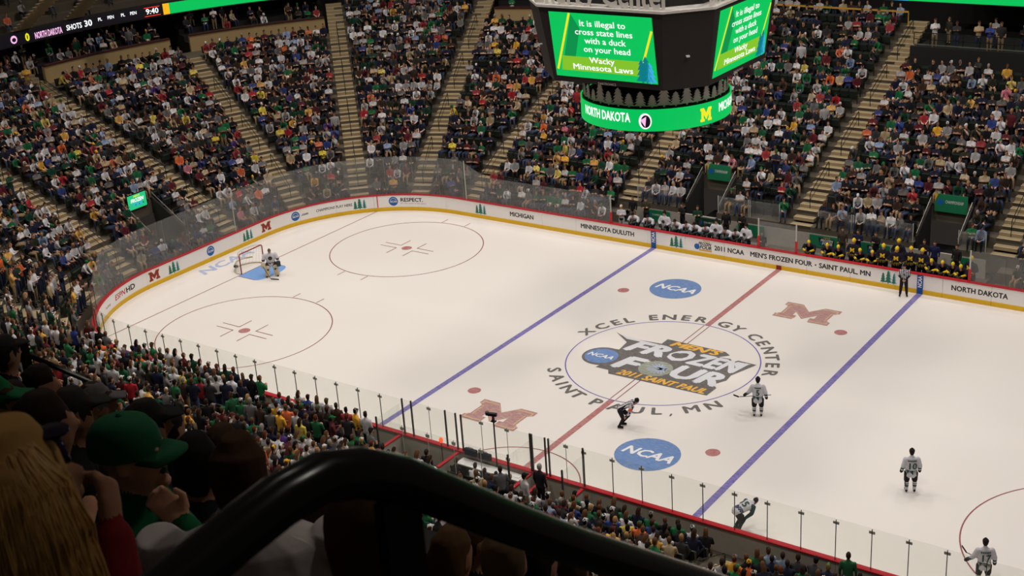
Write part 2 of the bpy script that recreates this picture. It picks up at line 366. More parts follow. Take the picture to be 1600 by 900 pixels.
ad_text('NORTH DAKOTA', -9.35, -12.15); ad_trees(-6.15); ad_text('SAINT PAUL, MN', -2.3, -5.15); ad(disc2d(.045), -2.1, .62, m_blk)
ad_text("MEN'S FROZEN FOUR", 1.72, -1.9); ad_text('2011 NCAA', 3.9, 2.08); ad_trees(6.25)
ad(disc2d(.17), 4.98, .55, m_nblue, .006); ad(text2d('FROZEN', .17, .8, bold=.05, shear=.25), 4.5, .68, m_blk, .006); ad(text2d('FOUR', .2, .74, bold=.05, shear=.25), 4.45, .45, m_blk, .006)
ad(text2d("MEN'S", .1, .45, bold=.03, shear=.25), 4.4, .88, m_gld, .006); ad(poly2d((-.4, 0), (.4, 0), (.4, .09), (-.4, .09)), 4.45, .33, m_gld, .006)
ad_text('MINNESOTA DULUTH', 12.7, 9.05); ad_text('MICHIGAN', 17.85, 16.1); ad_trees(20.05)
ad_text('RESPECT.', 25.95, 24.45, .24, .6); ad_text("It's the name of the game.", 25.95, 24.2, .1, .44, m_gry, 0); ad_ncaa(26.42)
ad(poly2d((-.03, -.24), (.03, -.24), (.03, .56), (-.03, .56)), 27.45, .5, m_red, .02)
ad_trees(28.55); ad_text('CHAMPIONS PLAY HERE.', 31.45, 29.05, .17, .55, bold=.03, shear=.12); ad_text('.com', 32.5, 32.0, .16, .55, shear=.2); ad_ncaa(32.9)
ad_m(35.2); ad_trees(36.75); ad_ncaa(39.85); ad_trees(42.7); ad_m(44.2)
ad_text('HD', 46.55, 45.75, .3, .48); ad_text('ESPN', 47.75, 46.65, .3, .48, m_rtx, .03, .2); ad_text('hockey', 49.0, 48.3, .14, .5, m_gry); ad_trees(50.9)
m_dash = mat('dasher_blue', srgb(15, 82, 160), .4)
for s in (7.77, -7.77):
    ad(poly2d((-.16, -.99), (.16, -.99), (.16, .05), (-.16, .05)), s, .99, m_dash, .02, 'line_marker')
    ad(mv2d(text2d('NCAA', .2, .62, bold=.04), .09, 0, math.pi/2), s, .66, m_wht, .026)
ad(poly2d((-.15, 0), (.15, 0), (.15, .25), (-.15, .25)), 0, 0, m_mar, .02, 'line_marker')

# ------------------------------------------------------------------ glass
g_near = glass_mat('shield_glass', (.97, .978, .965), .022, (.8, .85, .8))
g_far = glass_mat('painted_veil_glass', (.94, .945, .94), .105, (.72, .72, .7))  # pale diffuse veil painted in for reflected ice light and netting
m_post = mat('post_dark', srgb(66, 68, 64), .4, .2); m_clip = mat('clip_grey', srgb(190, 192, 186), .4, .1); m_wpost = mat('post_pale', srgb(190, 188, 182), .5)
m_blackmetal = mat('black_metal', srgb(22, 22, 23), .4, .2)
glass = thing('rink_glass', 'tall clear shield glass with slim joints standing on the rink boards', 'glass')
def pane(a, b, z0, z1a, z1b, gm, off=.07, parent=None, name='glass_pane', th=.012):
    ss = brange(a, b, .5); n = len(ss); V = []
    for i, s in enumerate(ss):
        zt = z1a+(z1b-z1a)*i/(n-1); V += [bpt(s, off, z0), bpt(s, off, zt), bpt(s, off+th, zt), bpt(s, off+th, z0)]
    F = [(i*4+j, (i+1)*4+j, (i+1)*4+(j+1) % 4, i*4+(j+1) % 4) for i in range(n-1) for j in range(4)]+[(0, 1, 2, 3), tuple((n-1)*4+j for j in (3, 2, 1, 0))]
    return MB().add(V, F).build(name, gm, parent or glass)
def joint(s, z0, z1, w=.03, m=m_post, clip=True, off=.075, parent=None):
    p, n, _ = bframe(s); a = math.atan2(n[1], n[0]); x, y, _z = bpt(s, off)
    MB().box((x, y, (z0+z1)/2), (.035, w, z1-z0), a).build('joint_post', m, parent or glass)
    if clip: MB().box((x, y, z1-.12), (.03, .21, .1), a).build('joint_clip', m_clip, parent or glass)
def htop(s):                         # glass height along the boards
    if s < 20: return 2.72
    if s < 21.2: return 2.72+(s-20)/1.2*.85
    if s < 48.4: return 3.57
    if s < 50.2: return 3.57-(s-48.4)/1.8*.87
    return 2.70
m_hair = mat('joint_line', srgb(120, 122, 118), .4)
PW = 1.22
def run(a, b, gm, pw, m_j, w_, clip):
    n = max(1, round((b-a)/pw)); st = (b-a)/n
    for i in range(n):
        x, y = a+i*st, a+(i+1)*st
        pane(x+.01, y-.01, 1.09, htop(x), htop(y), gm)
        joint(x, 1.05, htop(x)-.04, w_, m_j, clip)
run(10.62, 50.2, g_far, 1.83, m_hair, .012, False)
run(50.2, S_NEAR0+L1-4.9, g_near, 1.235, m_post, .022, True)
run(S_NEAR0+L1+3.95, S1-2, g_near, 1.235, m_post, .022, True)
run(-24, -10.2, g_far, 1.83, m_hair, .012, False)
# tall supports seen in the end glass and the red end posts at the benches
for s in (21.2, 37.6): joint(s, 1.05, htop(s), .05, m_wpost, False)
for s in (10.62, 1.25, -.95, -10.2):
    joint(s, 1.09, 1.75, .14, m_red, False); joint(s, 1.75, 2.74, .07, m_wpost, False)
pane(-.9, 1.2, 1.09, 2.6, 2.6, g_far)
# ------------------------------------------------------------------ people: one continuous skin grown over limb volumes
SKIN, HAIR, SHIRT, PANTS, SHOE, ACC, HAT, SLEEVE, FACE, ACC2 = range(10)
class Body:
    def __init__(s): s.p = []
    def limb(s, P, Rr, reg, side=(1, 0, 0)):
        P = np.array(P, float); Rr = np.array([(r, r) if not hasattr(r, '__len__') else r for r in Rr], float)
        s.p.append((P, Rr, reg, np.array(side, float))); return s
    def ball(s, c, r, reg):
        r = r if hasattr(r, '__len__') else (r, r, r); c = np.array(c, float)
        t = np.array([-.97, -.7, 0, .7, .97]); k = np.sqrt(1-t*t)
        return s.limb([c+np.array([0, 0, r[2]*a]) for a in t], [(r[0]*b, r[1]*b) for b in k], reg)
    def xform(s, fn, n0=0):
        s.p = s.p[:n0]+[(np.array([fn(q) for q in P]), Rr, g, sd) for P, Rr, g, sd in s.p[n0:]]; return s
    def arrays(s, voxel=.03, tris=None, smooth=1, n=10):
        V = []; F = []
        for P, Rr, g, sd in s.p:
            k = len(P); base = len(V); rings = []
            T = [(P[min(i+1, k-1)]-P[max(i-1, 0)]) for i in range(k)]
            def ring(p, t, rr):
                t = t/np.linalg.norm(t); u = sd-t*(sd@t)
                if np.linalg.norm(u) < 1e-3: u = np.array([0, 1., 0])-t*t[1]
                u /= np.linalg.norm(u); v = np.cross(t, u)
                return [p+rr[0]*math.cos(6.28318*j/n)*u+rr[1]*math.sin(6.28318*j/n)*v for j in range(n)]
            t0, t1 = T[0]/np.linalg.norm(T[0]), T[-1]/np.linalg.norm(T[-1])
            rings.append(ring(P[0]-t0*Rr[0].min()*.55, T[0], Rr[0]*.7))
            for i in range(k): rings.append(ring(P[i], T[i], Rr[i]))
            rings.append(ring(P[-1]+t1*Rr[-1].min()*.55, T[-1], Rr[-1]*.7))
            for r in rings: V += [tuple(q) for q in r]
            m = len(rings)
            F += [(base+i*n+j, base+i*n+(j+1) % n, base+(i+1)*n+(j+1) % n, base+(i+1)*n+j) for i in range(m-1) for j in range(n)]
            F += [tuple(base+j for j in range(n))[::-1], tuple(base+(m-1)*n+j for j in range(n))]
        me = D.meshes.new('b'); me.from_pydata(V, [], F); me.update()
        o = D.objects.new('b', me); COL.objects.link(o)
        r = o.modifiers.new('r', 'REMESH'); r.mode = 'VOXEL'; r.voxel_size = voxel
        if smooth: q = o.modifiers.new('s', 'SMOOTH'); q.factor = .5; q.iterations = smooth
        dg = bpy.context.evaluated_depsgraph_get(); e = o.evaluated_get(dg); em = e.to_mesh(); em.calc_loop_triangles()
        nt_ = len(em.loop_triangles); e.to_mesh_clear()
        if tris and nt_ > tris:
            q = o.modifiers.new('d', 'DECIMATE'); q.ratio = tris/nt_
        dg = bpy.context.evaluated_depsgraph_get(); e = o.evaluated_get(dg); em = e.to_mesh(); em.calc_loop_triangles()
        Va = np.empty(len(em.vertices)*3); em.vertices.foreach_get('co', Va); Va = Va.reshape(-1, 3)
        Fa = np.empty(len(em.loop_triangles)*3, int); em.loop_triangles.foreach_get('vertices', Fa); Fa = Fa.reshape(-1, 3)
        e.to_mesh_clear(); D.objects.remove(o); D.meshes.remove(me)
        C = Va[Fa].mean(1); best = np.full(len(C), 1e9); reg = np.zeros(len(C), int)
        for P, Rr, g, sd in s.p:
            for i in range(len(P)-1):
                a, b = P[i], P[i+1]; d = b-a; L = d@d+1e-12
                t = np.clip(((C-a)@d)/L, 0, 1); q = C-(a+t[:, None]*d); 
                dn = d/math.sqrt(L); u = sd-dn*(sd@dn)
                if np.linalg.norm(u) < 1e-3: u = np.array([0, 1., 0])-dn*dn[1]
                u /= np.linalg.norm(u); v = np.cross(dn, u)
                ru = Rr[i, 0]+(Rr[i+1, 0]-Rr[i, 0])*t; rv = Rr[i, 1]+(Rr[i+1, 1]-Rr[i, 1])*t
                k = np.sqrt(((q@u)/ru)**2+((q@v)/rv)**2+((q@dn)/np.minimum(ru, rv))**2)
                dist = (k-1)*np.minimum(ru, rv)
                w = dist < best; best[w] = dist[w]; reg[w] = g
        return Va, Fa, reg
def mesh_arrays(name, V, F, C, m=PERSON, smooth=True):
    me = D.meshes.new(name); nv, nf = len(V), len(F)
    me.vertices.add(nv); me.vertices.foreach_set('co', np.ascontiguousarray(V, dtype=np.float32).ravel())
    me.loops.add(nf*3); me.loops.foreach_set('vertex_index', np.ascontiguousarray(F, dtype=np.int32).ravel())
    me.polygons.add(nf); me.polygons.foreach_set('loop_start', np.arange(nf, dtype=np.int32)*3)
    me.update(calc_edges=True)
    a = me.color_attributes.new('Col', 'FLOAT_COLOR', 'CORNER')
    cc = np.ones((nf, 3, 4), np.float32); cc[:, :, :3] = C[:, None, :]; a.data.foreach_set('color', cc.ravel())
    if smooth: me.shade_smooth()
    me.materials.append(m); return me

def head(b, c, hair='short', hat=None, tilt=0, fwd=0):
    """head centred at c, looking towards -y"""
    x, y, z = c
    b.limb([(x, y+.015, z-.17), (x, y+.005, z-.07)], [.055, .052], SKIN)
    b.limb([(x, y-.02, z-.105), (x, y-.012, z-.06), (x, y-.005, z), (x, y+.005, z+.06), (x, y+.01, z+.095)], [(.045, .05), (.062, .078), (.072, .092), (.068, .088), (.045, .06)], SKIN)
    b.limb([(x, y-.095, z+.02), (x, y-.108, z-.025)], [.011, .016], SKIN)
    for sx in (-1, 1): b.limb([(x+sx*.074, y+.012, z+.025), (x+sx*.076, y+.012, z-.03)], [(.010, .02), (.008, .015)], SKIN)
    if hair == 'short' or hair == 'long':
        b.limb([(x, y+.055, z-.04), (x, y+.034, z+.03), (x, y+.008, z+.085), (x, y+.004, z+.118)], [(.064, .056), (.081, .08), (.08, .098), (.055, .07)], HAIR)
    if hair == 'long':
        b.limb([(x, y+.06, z+.04), (x, y+.085, z-.06), (x, y+.085, z-.2)], [(.082, .06), (.095, .05), (.085, .035)], HAIR)
    if hat == 'cap':
        b.limb([(x, y+.01, z+.04), (x, y+.01, z+.09), (x, y+.01, z+.125)], [(.084, .102), (.08, .095), (.045, .055)], HAT)
        b.limb([(x, y-.08, z+.055), (x, y-.17, z+.045)], [(.07, .014), (.055, .010)], HAT)
    if hat == 'helmet':
        b.limb([(x, y+.02, z-.04), (x, y+.01, z+.05), (x, y+.005, z+.1), (x, y+.005, z+.14)], [(.07, .06), (.096, .112), (.09, .105), (.05, .06)], HAT)
    return b
def arm(b, sh, el, ha, r=(.062, .05, .036), sleeve=SLEEVE, fore=None, hand=SKIN, hr=.045):
    b.limb([sh, el], [r[0], r[1]], sleeve); b.limb([el, ha], [r[1]*.98, r[2]], FACE if fore is None else fore)
    d = np.array(ha, float)-np.array(el, float); d /= np.linalg.norm(d)
    b.limb([np.array(ha)+d*.01, np.array(ha)+d*.085], [hr, hr*.75], hand)
def seated(pose=0, hair='short', hat=None, lean=0.):
    b = Body()
    b.limb([(0, .08, .50), (0, .11, .66), (0, .09, .86), (0, .075, .99), (0, .07, 1.05)], [(.18, .13), (.165, .12), (.195, .125), (.175, .10), (.08, .07)], SHIRT)
    b.limb([(0, .09, .56), (0, .10, .60)], [(.183, .138), (.18, .135)], ACC)
    for s in (-1, 1):
        sh = (s*.19, .075, .98)
        if pose == 0: arm(b, sh, (s*.25, .03, .72), (s*.09, -.20, .64))
        if pose == 1: arm(b, sh, (s*.25, .00, .76), (-s*.06, -.10-.03*s, .80))
        if pose == 2: arm(b, sh, (s*.20, -.20, .70), (s*.05, -.36, .72))
        if pose == 3: arm(b, sh, (s*.24, -.06, .74), (s*.05, -.10, 1.02) if s > 0 else (s*.06, -.22, .66))
    head(b, (0, .035, 1.22), hair, hat)
    n = len(b.p)
    a = {0: .02, 1: 0, 2: .35, 3: .12}[pose]+lean
    c_, s_ = math.cos(a), math.sin(a)
    b.xform(lambda q: np.array([q[0], (q[1]-.08)*c_-(q[2]-.5)*s_+.08, (q[1]-.08)*s_+(q[2]-.5)*c_+.5]))
    for s in (-1, 1):
        b.limb([(s*.095, .06, .52), (s*.12, -.36, .53)], [.092, .07], PANTS)
        b.limb([(s*.12, -.37, .51), (s*.125, -.40, .12)], [.066, .048], PANTS)
        b.limb([(s*.125, -.37, .045), (s*.14, -.53, .04)], [(.045, .045), (.04, .035)], SHOE)
    return b
def standing(pose=0, hair='short', hat=None):
    b = Body()
    b.limb([(0, .02, .90), (0, .02, 1.05), (0, .01, 1.28), (0, .01, 1.42), (0, .01, 1.47)], [(.17, .12), (.16, .115), (.2, .125), (.175, .10), (.08, .07)], SHIRT)
    b.limb([(0, .02, .90), (0, .02, .94)], [(.178, .128), (.176, .127)], ACC)
    for s in (-1, 1):
        sh = (s*.195, .01, 1.41)
        if pose == 0: arm(b, sh, (s*.25, .03, 1.14), (s*.25, -.05, .90))
        if pose == 1: arm(b, sh, (s*.26, -.02, 1.17), (-s*.07, -.16-.03*s, 1.20))
        if pose == 2: arm(b, sh, (s*.25, -.06, 1.16), (s*.06, -.26, 1.25))
        b.limb([(s*.09, .02, .9), (s*.1, 0, .5), (s*.1, .03, .12)], [.098, .07, .05], PANTS)
        b.limb([(s*.1, .04, .045), (s*.12, -.13, .04)], [(.045, .045), (.042, .035)], SHOE)
    head(b, (0, -.01, 1.64), hair, hat); return b
TPL = []
for pose in range(4):
    for hr_, ht in (('short', None), ('long', None), ('short', 'cap')): TPL.append(('seated', pose, hr_, ht, seated(pose, hr_, ht)))
for pose in range(3):
    for hr_, ht in (('short', None), ('long', None), ('short', 'cap')): TPL.append(('standing', pose, hr_, ht, standing(pose, hr_, ht)))
LOW = [t[4].arrays(.034, 330) for t in TPL]
MID = [t[4].arrays(.026, 1300) for t in TPL]
SEATED = [i for i, t in enumerate(TPL) if t[0] == 'seated']; STAND = [i for i, t in enumerate(TPL) if t[0] == 'standing']

SHIRTS = {'black': (24, 24, 27), 'charcoal': (48, 48, 50), 'navy': (26, 30, 56), 'brown': (64, 44, 32), 'dark olive': (48, 48, 34), 'white': (205, 202, 205), 'pale grey': (158, 155, 156),
 'green': (20, 106, 62), 'dark green': (18, 66, 46), 'red': (165, 24, 38), 'maroon': (92, 26, 36), 'gold': (225, 165, 30), 'yellow': (222, 198, 48), 'orange': (222, 100, 36), 'blue': (40, 60, 130),
 'sky blue': (128, 150, 186), 'tan': (178, 156, 118), 'purple': (78, 44, 122), 'pink': (210, 110, 130), 'grey': (104, 102, 102)}
MIX_A = dict(black=26, charcoal=14, navy=12, brown=7, white=17, green=7, red=4, maroon=6, gold=2.5, yellow=1.5, orange=2, blue=4, tan=6, purple=.7, pink=.6, grey=7, **{'pale grey': 9, 'dark green': 4, 'sky blue': 2.5, 'dark olive': 4})
MIX_B = dict(MIX_A, white=27, green=17, black=22, **{'dark green': 9, 'pale grey': 7})
def pick(mix):
    k = list(mix); p = np.array([mix[q] for q in k], float); return k[RNG.choice(len(k), p=p/p.sum())]
HAIRS = {'dark': (48, 34, 25), 'brown': (88, 60, 38), 'fair': (150, 116, 72), 'grey': (140, 134, 126), 'black': (16, 14, 13), 'auburn': (90, 48, 26)}
CAPS = {'white': (205, 203, 205), 'green': (16, 104, 56), 'black': (22, 22, 24), 'gold': (215, 165, 40), 'maroon': (92, 28, 36), 'grey': (120, 118, 116)}
SKINS = [(196, 148, 122), (184, 136, 110), (206, 160, 136), (172, 124, 98), (120, 82, 60)]
def dress(mix, tpl):
    sh = pick(mix); hn = random.choices(list(HAIRS), (8, 8, 1.8, 1.2, 4, 2))[0]; cp = random.choices(list(CAPS), (6, 2.5, 5, .8, 1, 2))[0]
    acc = {'white': random.choice(((20, 70, 48), (30, 30, 34), (92, 26, 36), (30, 44, 96))), 'green': (214, 212, 214)}.get(sh, SHIRTS[sh])
    if random.random() < .35: acc = SHIRTS[sh]
    pal = [random.choice(SKINS), HAIRS[hn], SHIRTS[sh], random.choice(((30, 34, 52), (24, 24, 26), (46, 54, 78), (140, 120, 92), (60, 68, 92))), (28, 26, 26), acc, CAPS[cp], SHIRTS[sh], SHIRTS[sh], acc]
    if random.random() < .22: pal[FACE] = pal[SKIN]
    P = np.array([srgb(*c) for c in pal]); gs = random.uniform(.05, .3); br = random.uniform(.7, 1.15)
    for q in (SHIRT, SLEEVE, FACE, ACC): P[q] = (P[q]*(1-gs)+P[q].mean()*gs)*br
    P[SKIN] *= random.uniform(.8, 1.05); return sh, hn, cp, P
_o = ['first', 'second', 'third', 'fourth', 'fifth', 'sixth', 'seventh', 'eighth', 'ninth', 'tenth', 'eleventh', 'twelfth', 'thirteenth', 'fourteenth', 'fifteenth', 'sixteenth', 'seventeenth', 'eighteenth', 'nineteenth', 'twentieth']
ORD = _o+['twenty-'+q for q in _o[:9]]+['thirtieth']+['thirty-'+q for q in _o[:9]]+['fortieth']
# ------------------------------------------------------------------ stands
m_conc = mat('terrace_concrete', srgb(92, 84, 72), .85, noise=.2, scale=1.5, bump=.2)
m_step = mat('step_concrete', srgb(156, 138, 106), .8, noise=.12, scale=3, bump=.1); m_nose = mat('step_nosing', srgb(206, 190, 158), .7)
m_seat = mat('seat_dark_green', srgb(30, 37, 32), .55, noise=.15); m_tan = mat('tan_wall', srgb(176, 150, 106), .8, noise=.08, scale=1)
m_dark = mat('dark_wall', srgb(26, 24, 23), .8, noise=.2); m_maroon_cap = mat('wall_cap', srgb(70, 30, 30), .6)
m_rail = mat('rail_black', srgb(20, 20, 21), .35, .3); m_steel = mat('rail_steel', srgb(150, 146, 140), .35, .7); m_yel = mat('rail_yellow', srgb(200, 150, 60), .5)
OFF0, DEPTH = 1.45, .86
def near_w(s): return min(1, max(0, (s-45)/12))
def zf(off, s): return .5+.43*off-max((.3+.45*min(1, max(0, (s-64)/11)))*near_w(s), (1-near_w(s))*.67*min(1, max(0, (4-off)/2.55)))
def roff(k): return OFF0+DEPTH*k
def arc(s, off): return 1+off/R if bframe(s)[2] else 1.
AISLES = [-11., 0., 11., 21.6, 25.1, 28.5, 32.07, 36.8, 44.7, 48., 51.4, 54.7, 58.2, 68.5, 79.5, 90.5]
SEG = [(-23., -11., 0, 16, 'far stands at the right edge'), (-11., 0., 2, 16, 'far stands behind the yellow-helmet bench'), (0., 11., 2, 22, 'far stands behind the white-jersey bench'),
       (11., 21.6, 0, 18, 'far stands left of the white-jersey bench'), (21.6, 25.1, 0, 18, 'far corner wedge below the scoreboard screen'), (25.1, 28.5, 0, 23, 'tall middle wedge of the far corner'),
       (28.5, 32.07, 0, 18, 'far corner wedge under the straight tan wall'), (32.07, 36.8, 0, 18, 'wedge under the curved tan wall'), (36.8, 44.7, 0, 21, 'end stands behind the goal'),
       (44.7, 48., 0, 20, 'near left corner, first wedge'), (48., 51.4, 0, 20, 'near left corner, second wedge'), (51.4, 54.7, 0, 20, 'near left corner, third wedge'), (54.7, 58.2, 0, 18, 'near left corner, last wedge'),
       (58.2, 68.5, 0, 16, 'near stands left of the penalty boxes'), (68.5, 79.5, 0, 14, 'near stands behind the left penalty box'), (79.5, 90.5, 0, 12, 'near stands right of the centre line'), (90.5, 101.5, 0, 10, 'near stands at the right')]
VOMS = [(5.15, 7.3, 2.6, 5.2), (-8.6, -6.4, 2.6, 5.2), (39.3, 41.6, 2.2, 5.2)]         # s0, s1, off0, off1
def in_vom(s, off, pad=0): return any(a-pad < s < b+pad and c < off < d for a, b, c, d in VOMS)
BOX0, BOX1 = 79.5-5.0, 79.5+4.0                                                          # penalty boxes on the near side
def visible(s, off, z, m=90):
    x, y, d = project(bpt(s, off, z)); return d > 3 and -m < x < 1600+m and -m < y < 900+m
st = MB()
for a, b, k0, k1, nm in SEG:
    for k in range(k0, k1+1):
        o = roff(k); cuts = [(a, b)]
        for v in VOMS:
            if v[2] < o < v[3]: cuts = [q for c in cuts for q in ((c[0], min(c[1], v[0])), (max(c[0], v[1]), c[1])) if q[1]-q[0] > .1] if a < v[0] < b else cuts
        if k < 2: cuts = [q for c in cuts for q in ((c[0], min(c[1], BOX0)), (max(c[0], BOX1), c[1])) if q[1]-q[0] > .1] if (a < BOX1 and b > BOX0) else cuts
        for c in cuts: 
            ss = brange(c[0], c[1], .8); kk = 4; V = []
            for s in ss:
                z = zf(o, s); V += [bpt(s, o-.43, z-.9), bpt(s, o-.43, z), bpt(s, o+.43, z), bpt(s, o+.43, z-.9)]
            n = len(ss); st.add(V, [(i*4+j, (i+1)*4+j, (i+1)*4+(j+1) % 4, i*4+(j+1) % 4) for i in range(n-1) for j in range(4)])
tag(st.build('floor_terrace', m_conc), 'stepped concrete terraces of the seating bowl', kind='structure')
# base slabs that close the bowl towards the boards
sl = MB(); sweep(sl, brange(-24, 46, .6), [(.2, -.05), (.2, .25), (1.1, .25), (1.1, -.05)]); sweep(sl, brange(46, S1, .6), [(.2, -.05), (.2, .02), (3., .02), (3., -.05)])
sweep(sl, brange(-10.4, 10.8, 1), [(1.0, -.05), (1.0, .25), (3.6, .25), (3.6, -.05)])
tag(sl.build('floor_concourse', m_conc), 'grey concrete walkway behind the rink boards', kind='structure')

# aisle stairs
step_me = MB().box((0, 0, -.09), (1.2, .43, .18)).mesh('step'); nose_me = MB().box((0, -.2, .004), (1.2, .035, .012)).mesh('step_nosing')
step_me.materials.append(m_step); nose_me.materials.append(m_nose)
rail_label = {}
AN = ['by the far right stands', 'between the two team benches', 'at the left end of the white-jersey bench', 'at the right side of the far corner', 'far corner, beside the tan wall end', 'middle of the far corner', 'left of the tall corner wedge', 'beside the curved tan wall', 'end stands left of the goal', 'near left corner, first', 'near left corner, second', 'near left corner, third', 'near left corner, last', 'near stands, left', 'near stands, behind the penalty boxes', 'near stands, right']
for ai, s in enumerate(AISLES):
    seg = [q for q in SEG if q[1] == s or q[0] == s]; k0 = max(q[2] for q in seg) if ai < 3 else 0; k1 = max(q[3] for q in seg)
    if ai == 0: k1 = 16
    if 74 < s < 84: k0 = 2
    p, n, _ = bframe(s); ang = math.atan2(n[1], n[0])-math.pi/2
    root = thing('aisle_stairs', f'tan concrete aisle stairs {AN[ai]}', 'stairs', bpt(s, roff(k0), zf(roff(k0), s)), ang); cnt = 0
    for k in range(k0, k1+1):
        o = roff(k); z = zf(o, s)
        if not visible(s, o, z, 40): continue
        for oo, zz in ((o-.215, z+.012), (o+.215, z+.012+(zf(o+DEPTH, s)-z)/2)):
            e = link('step', step_me, root); e.location = (0, oo-roff(k0), zz-zf(roff(k0), s)); cnt += 1
            g = link('step_nosing', nose_me, e)
    if not cnt: D.objects.remove(root); continue
    # handrails: bent tubes down the middle of the stairs
    k = k0+1; hi = 0
    while k+3 <= k1:
        a, b = roff(k), roff(k+3)
        if visible(s, a, zf(a, s), 20) and bpt(s, a)[1] > -16:
            hr = thing('handrail', f'black handrail, {ORD[hi]} up from the ice, stairs {AN[ai]}', 'handrail', bpt(s, a, zf(a, s)), ang, 'stair handrails'); L_ = b-a; h_ = zf(b, s)-zf(a, s)
            MB().tube([(0, 0, .82), (0, .06, .92), (0, L_-.06, .92+h_-.03), (0, L_, .82+h_)], .024, 6).build('rail', m_rail, hr)
            for yy, zz in ((0, 0), (L_, h_)): MB().tube([(0, yy, zz), (0, yy, zz+.84)], .022, 6).build('post', m_rail, hr)
            MB().tube([(0, 0, .5), (0, L_, .5+h_)], .016, 6).build('mid_rail', m_rail, hr)
            hi += 1
        k += 5

# seats and spectators
seats = []; people = []
for gi, (a, b, k0, k1, nm) in enumerate(SEG):
    near = a > 44
    for k in range(k0, k1+1):
        o = roff(k); tab = np.linspace(a, b, 60); q = np.array([bpt(v, o)[:2] for v in tab]); cum = np.concatenate([[0], np.cumsum(np.hypot(*np.diff(q, axis=0).T))])
        us = cum[-1]-1.36; n = int(us/.54)
        for i in range(n):
            s = float(np.interp(.68+us/2-n*.27+(i+.5)*.54, cum, tab))
            if in_vom(s, o, .2) or (k < 2 and BOX0-.4 < s < BOX1+.4): continue
            z = zf(o, s)
            if not visible(s, o, z+.9, 60): continue
            seats.append([s, o+.12, z, gi, k, min(i, n-1-i), i])
            x, y, d_ = project(bpt(s, o, z))
            occ = {0: .9, 1: .92, 2: .82, 3: .86, 4: .88}.get(gi, .93)
            if near: occ = .985
            if gi == 2 and k > 20: occ = .8
            # patches of empty seats
            hsh = math.sin(s*1.7+k*2.3)*math.cos(k*1.1-s*.6)
            if not near and gi < 5 and hsh > .62: occ *= .35
            if RNG.random() < occ: people.append([s, o, z, gi, k, i])
            else: seats[-1].append('empty')
def inward(s, jitter=0):
    p, n, _ = bframe(s); return math.atan2(-n[1], -n[0])+math.pi/2+jitter
FGX = [-100, 0, 130, 280, 440, 560, 700, 900, 1100, 1200]; FGY = [560, 585, 630, 690, 700, 705, 758, 842, 930, 1200]
recs = []
for s, o, z, gi, k, i in people:
    near = gi >= 9
    stand = random.random() < (.93 if 48 < s < 74 and k < 5 else .3 if gi in (10, 11, 12, 13) else .05 if near else .018)
    t = 3*random.randrange(3)+12 if stand else 3*random.choice((0, 0, 1, 1, 2, 3)); t += random.choices((0, 1, 2), (5, 2, 2.6))[0]
    yaw = inward(s)+random.gauss(0, .28)+(.25 if near else 0)*random.random()
    if 20 < s < 45: yaw += random.uniform(-.2, .1)
    mixn = dict(MIX_B, white=36, green=24) if 46 < s < 76 else None; sh, hn, cp, pal = dress(mixn or MIX_B if gi >= 8 or gi in (2, 3) else MIX_A, t)
    pos = bpt(s, o-.02 if not stand else o-(.35 if near and k == 0 else .12), z); px, py, d_ = project((pos[0], pos[1], z+1.1))
    vis = -5 < px < 1605 and -5 < py < 905 and py < np.interp(px, FGX, FGY)
    recs.append((d_ if vis else 1e6+d_, t, pos, yaw, pal, sh, hn, cp, gi, k, i, random.uniform(.98, 1.1)))
recs.sort(key=lambda q: q[0])
NIND = 255
SN = {9: 'left corner first wedge', 10: 'left corner second wedge', 11: 'left corner third wedge', 12: 'left corner last wedge', 13: 'near left stands', 14: 'near penalty-box stands', 15: 'near centre stands', 16: 'near right stands'}
labels = set()
for n, (d_, t, pos, yaw, pal, sh, hn, cp, gi, k, i, scl) in enumerate(recs[:NIND]):
    V, F, g = MID[t]; o = link('person', mesh_arrays('person', V, F, pal[g]))
    o.location = pos; o.rotation_euler = (0, 0, yaw); o.scale = (scl,)*3
    hd = f'{cp} cap' if TPL[t][3] else ('long ' if TPL[t][2] == 'long' else '')+f'{hn} hair'
    lb = f'{TPL[t][0]} fan in {sh}, {hd}, {ORD[k]} row, {ORD[i]} seat, {SN.get(gi, "far stands")}'
    tag(o, lb, 'person', 'spectators nearest the camera in the lower bowl')
crowd_v, crowd_f, crowd_c = [], [], []; base = 0
def add_crowd(t, pos, yaw, pal, scl):
    global base
    V, F, g = LOW[t]; c, s_ = math.cos(yaw)*scl, math.sin(yaw)*scl
    crowd_v.append(np.stack([V[:, 0]*c-V[:, 1]*s_+pos[0], V[:, 0]*s_+V[:, 1]*c+pos[1], V[:, 2]*scl+pos[2]], -1)); crowd_f.append(F+base); crowd_c.append(pal[g]); base += len(V)
for (d_, t, pos, yaw, pal, sh, hn, cp, gi, k, i, scl) in recs[NIND:]: add_crowd(t, pos, yaw, pal, scl)

# fold-up seats: the largest-showing empty ones singly, the rest as one object
def seat_parts():
    bk = MB().box((0, .19, .66), (.47, .05, .46), mtx=Matrix.Rotation(-.15, 3, 'X')); pn = MB().box((0, .1, .62), (.44, .12, .36), mtx=Matrix.Rotation(.12, 3, 'X')); ar = MB().box((0, .08, .56), (.035, .3, .035)).box((0, .16, .28), (.035, .05, .56))
    return bk, pn, ar
bk, pn, ar = seat_parts(); SEAT_ME = [bk.mesh('backrest'), pn.mesh('folded_seat'), ar.mesh('armrest')]
for q in SEAT_ME: q.materials.append(m_seat)
emp = [q for q in seats if q[-1] == 'empty']
def sdist(q):
    px, py, d_ = project(bpt(q[0], q[1], q[2]+.6)); return d_ if (-5 < px < 1605 and -5 < py < 905 and py < np.interp(px, FGX, FGY)) else 1e6
emp.sort(key=sdist); single = emp[:290]; sid = set(map(id, single))
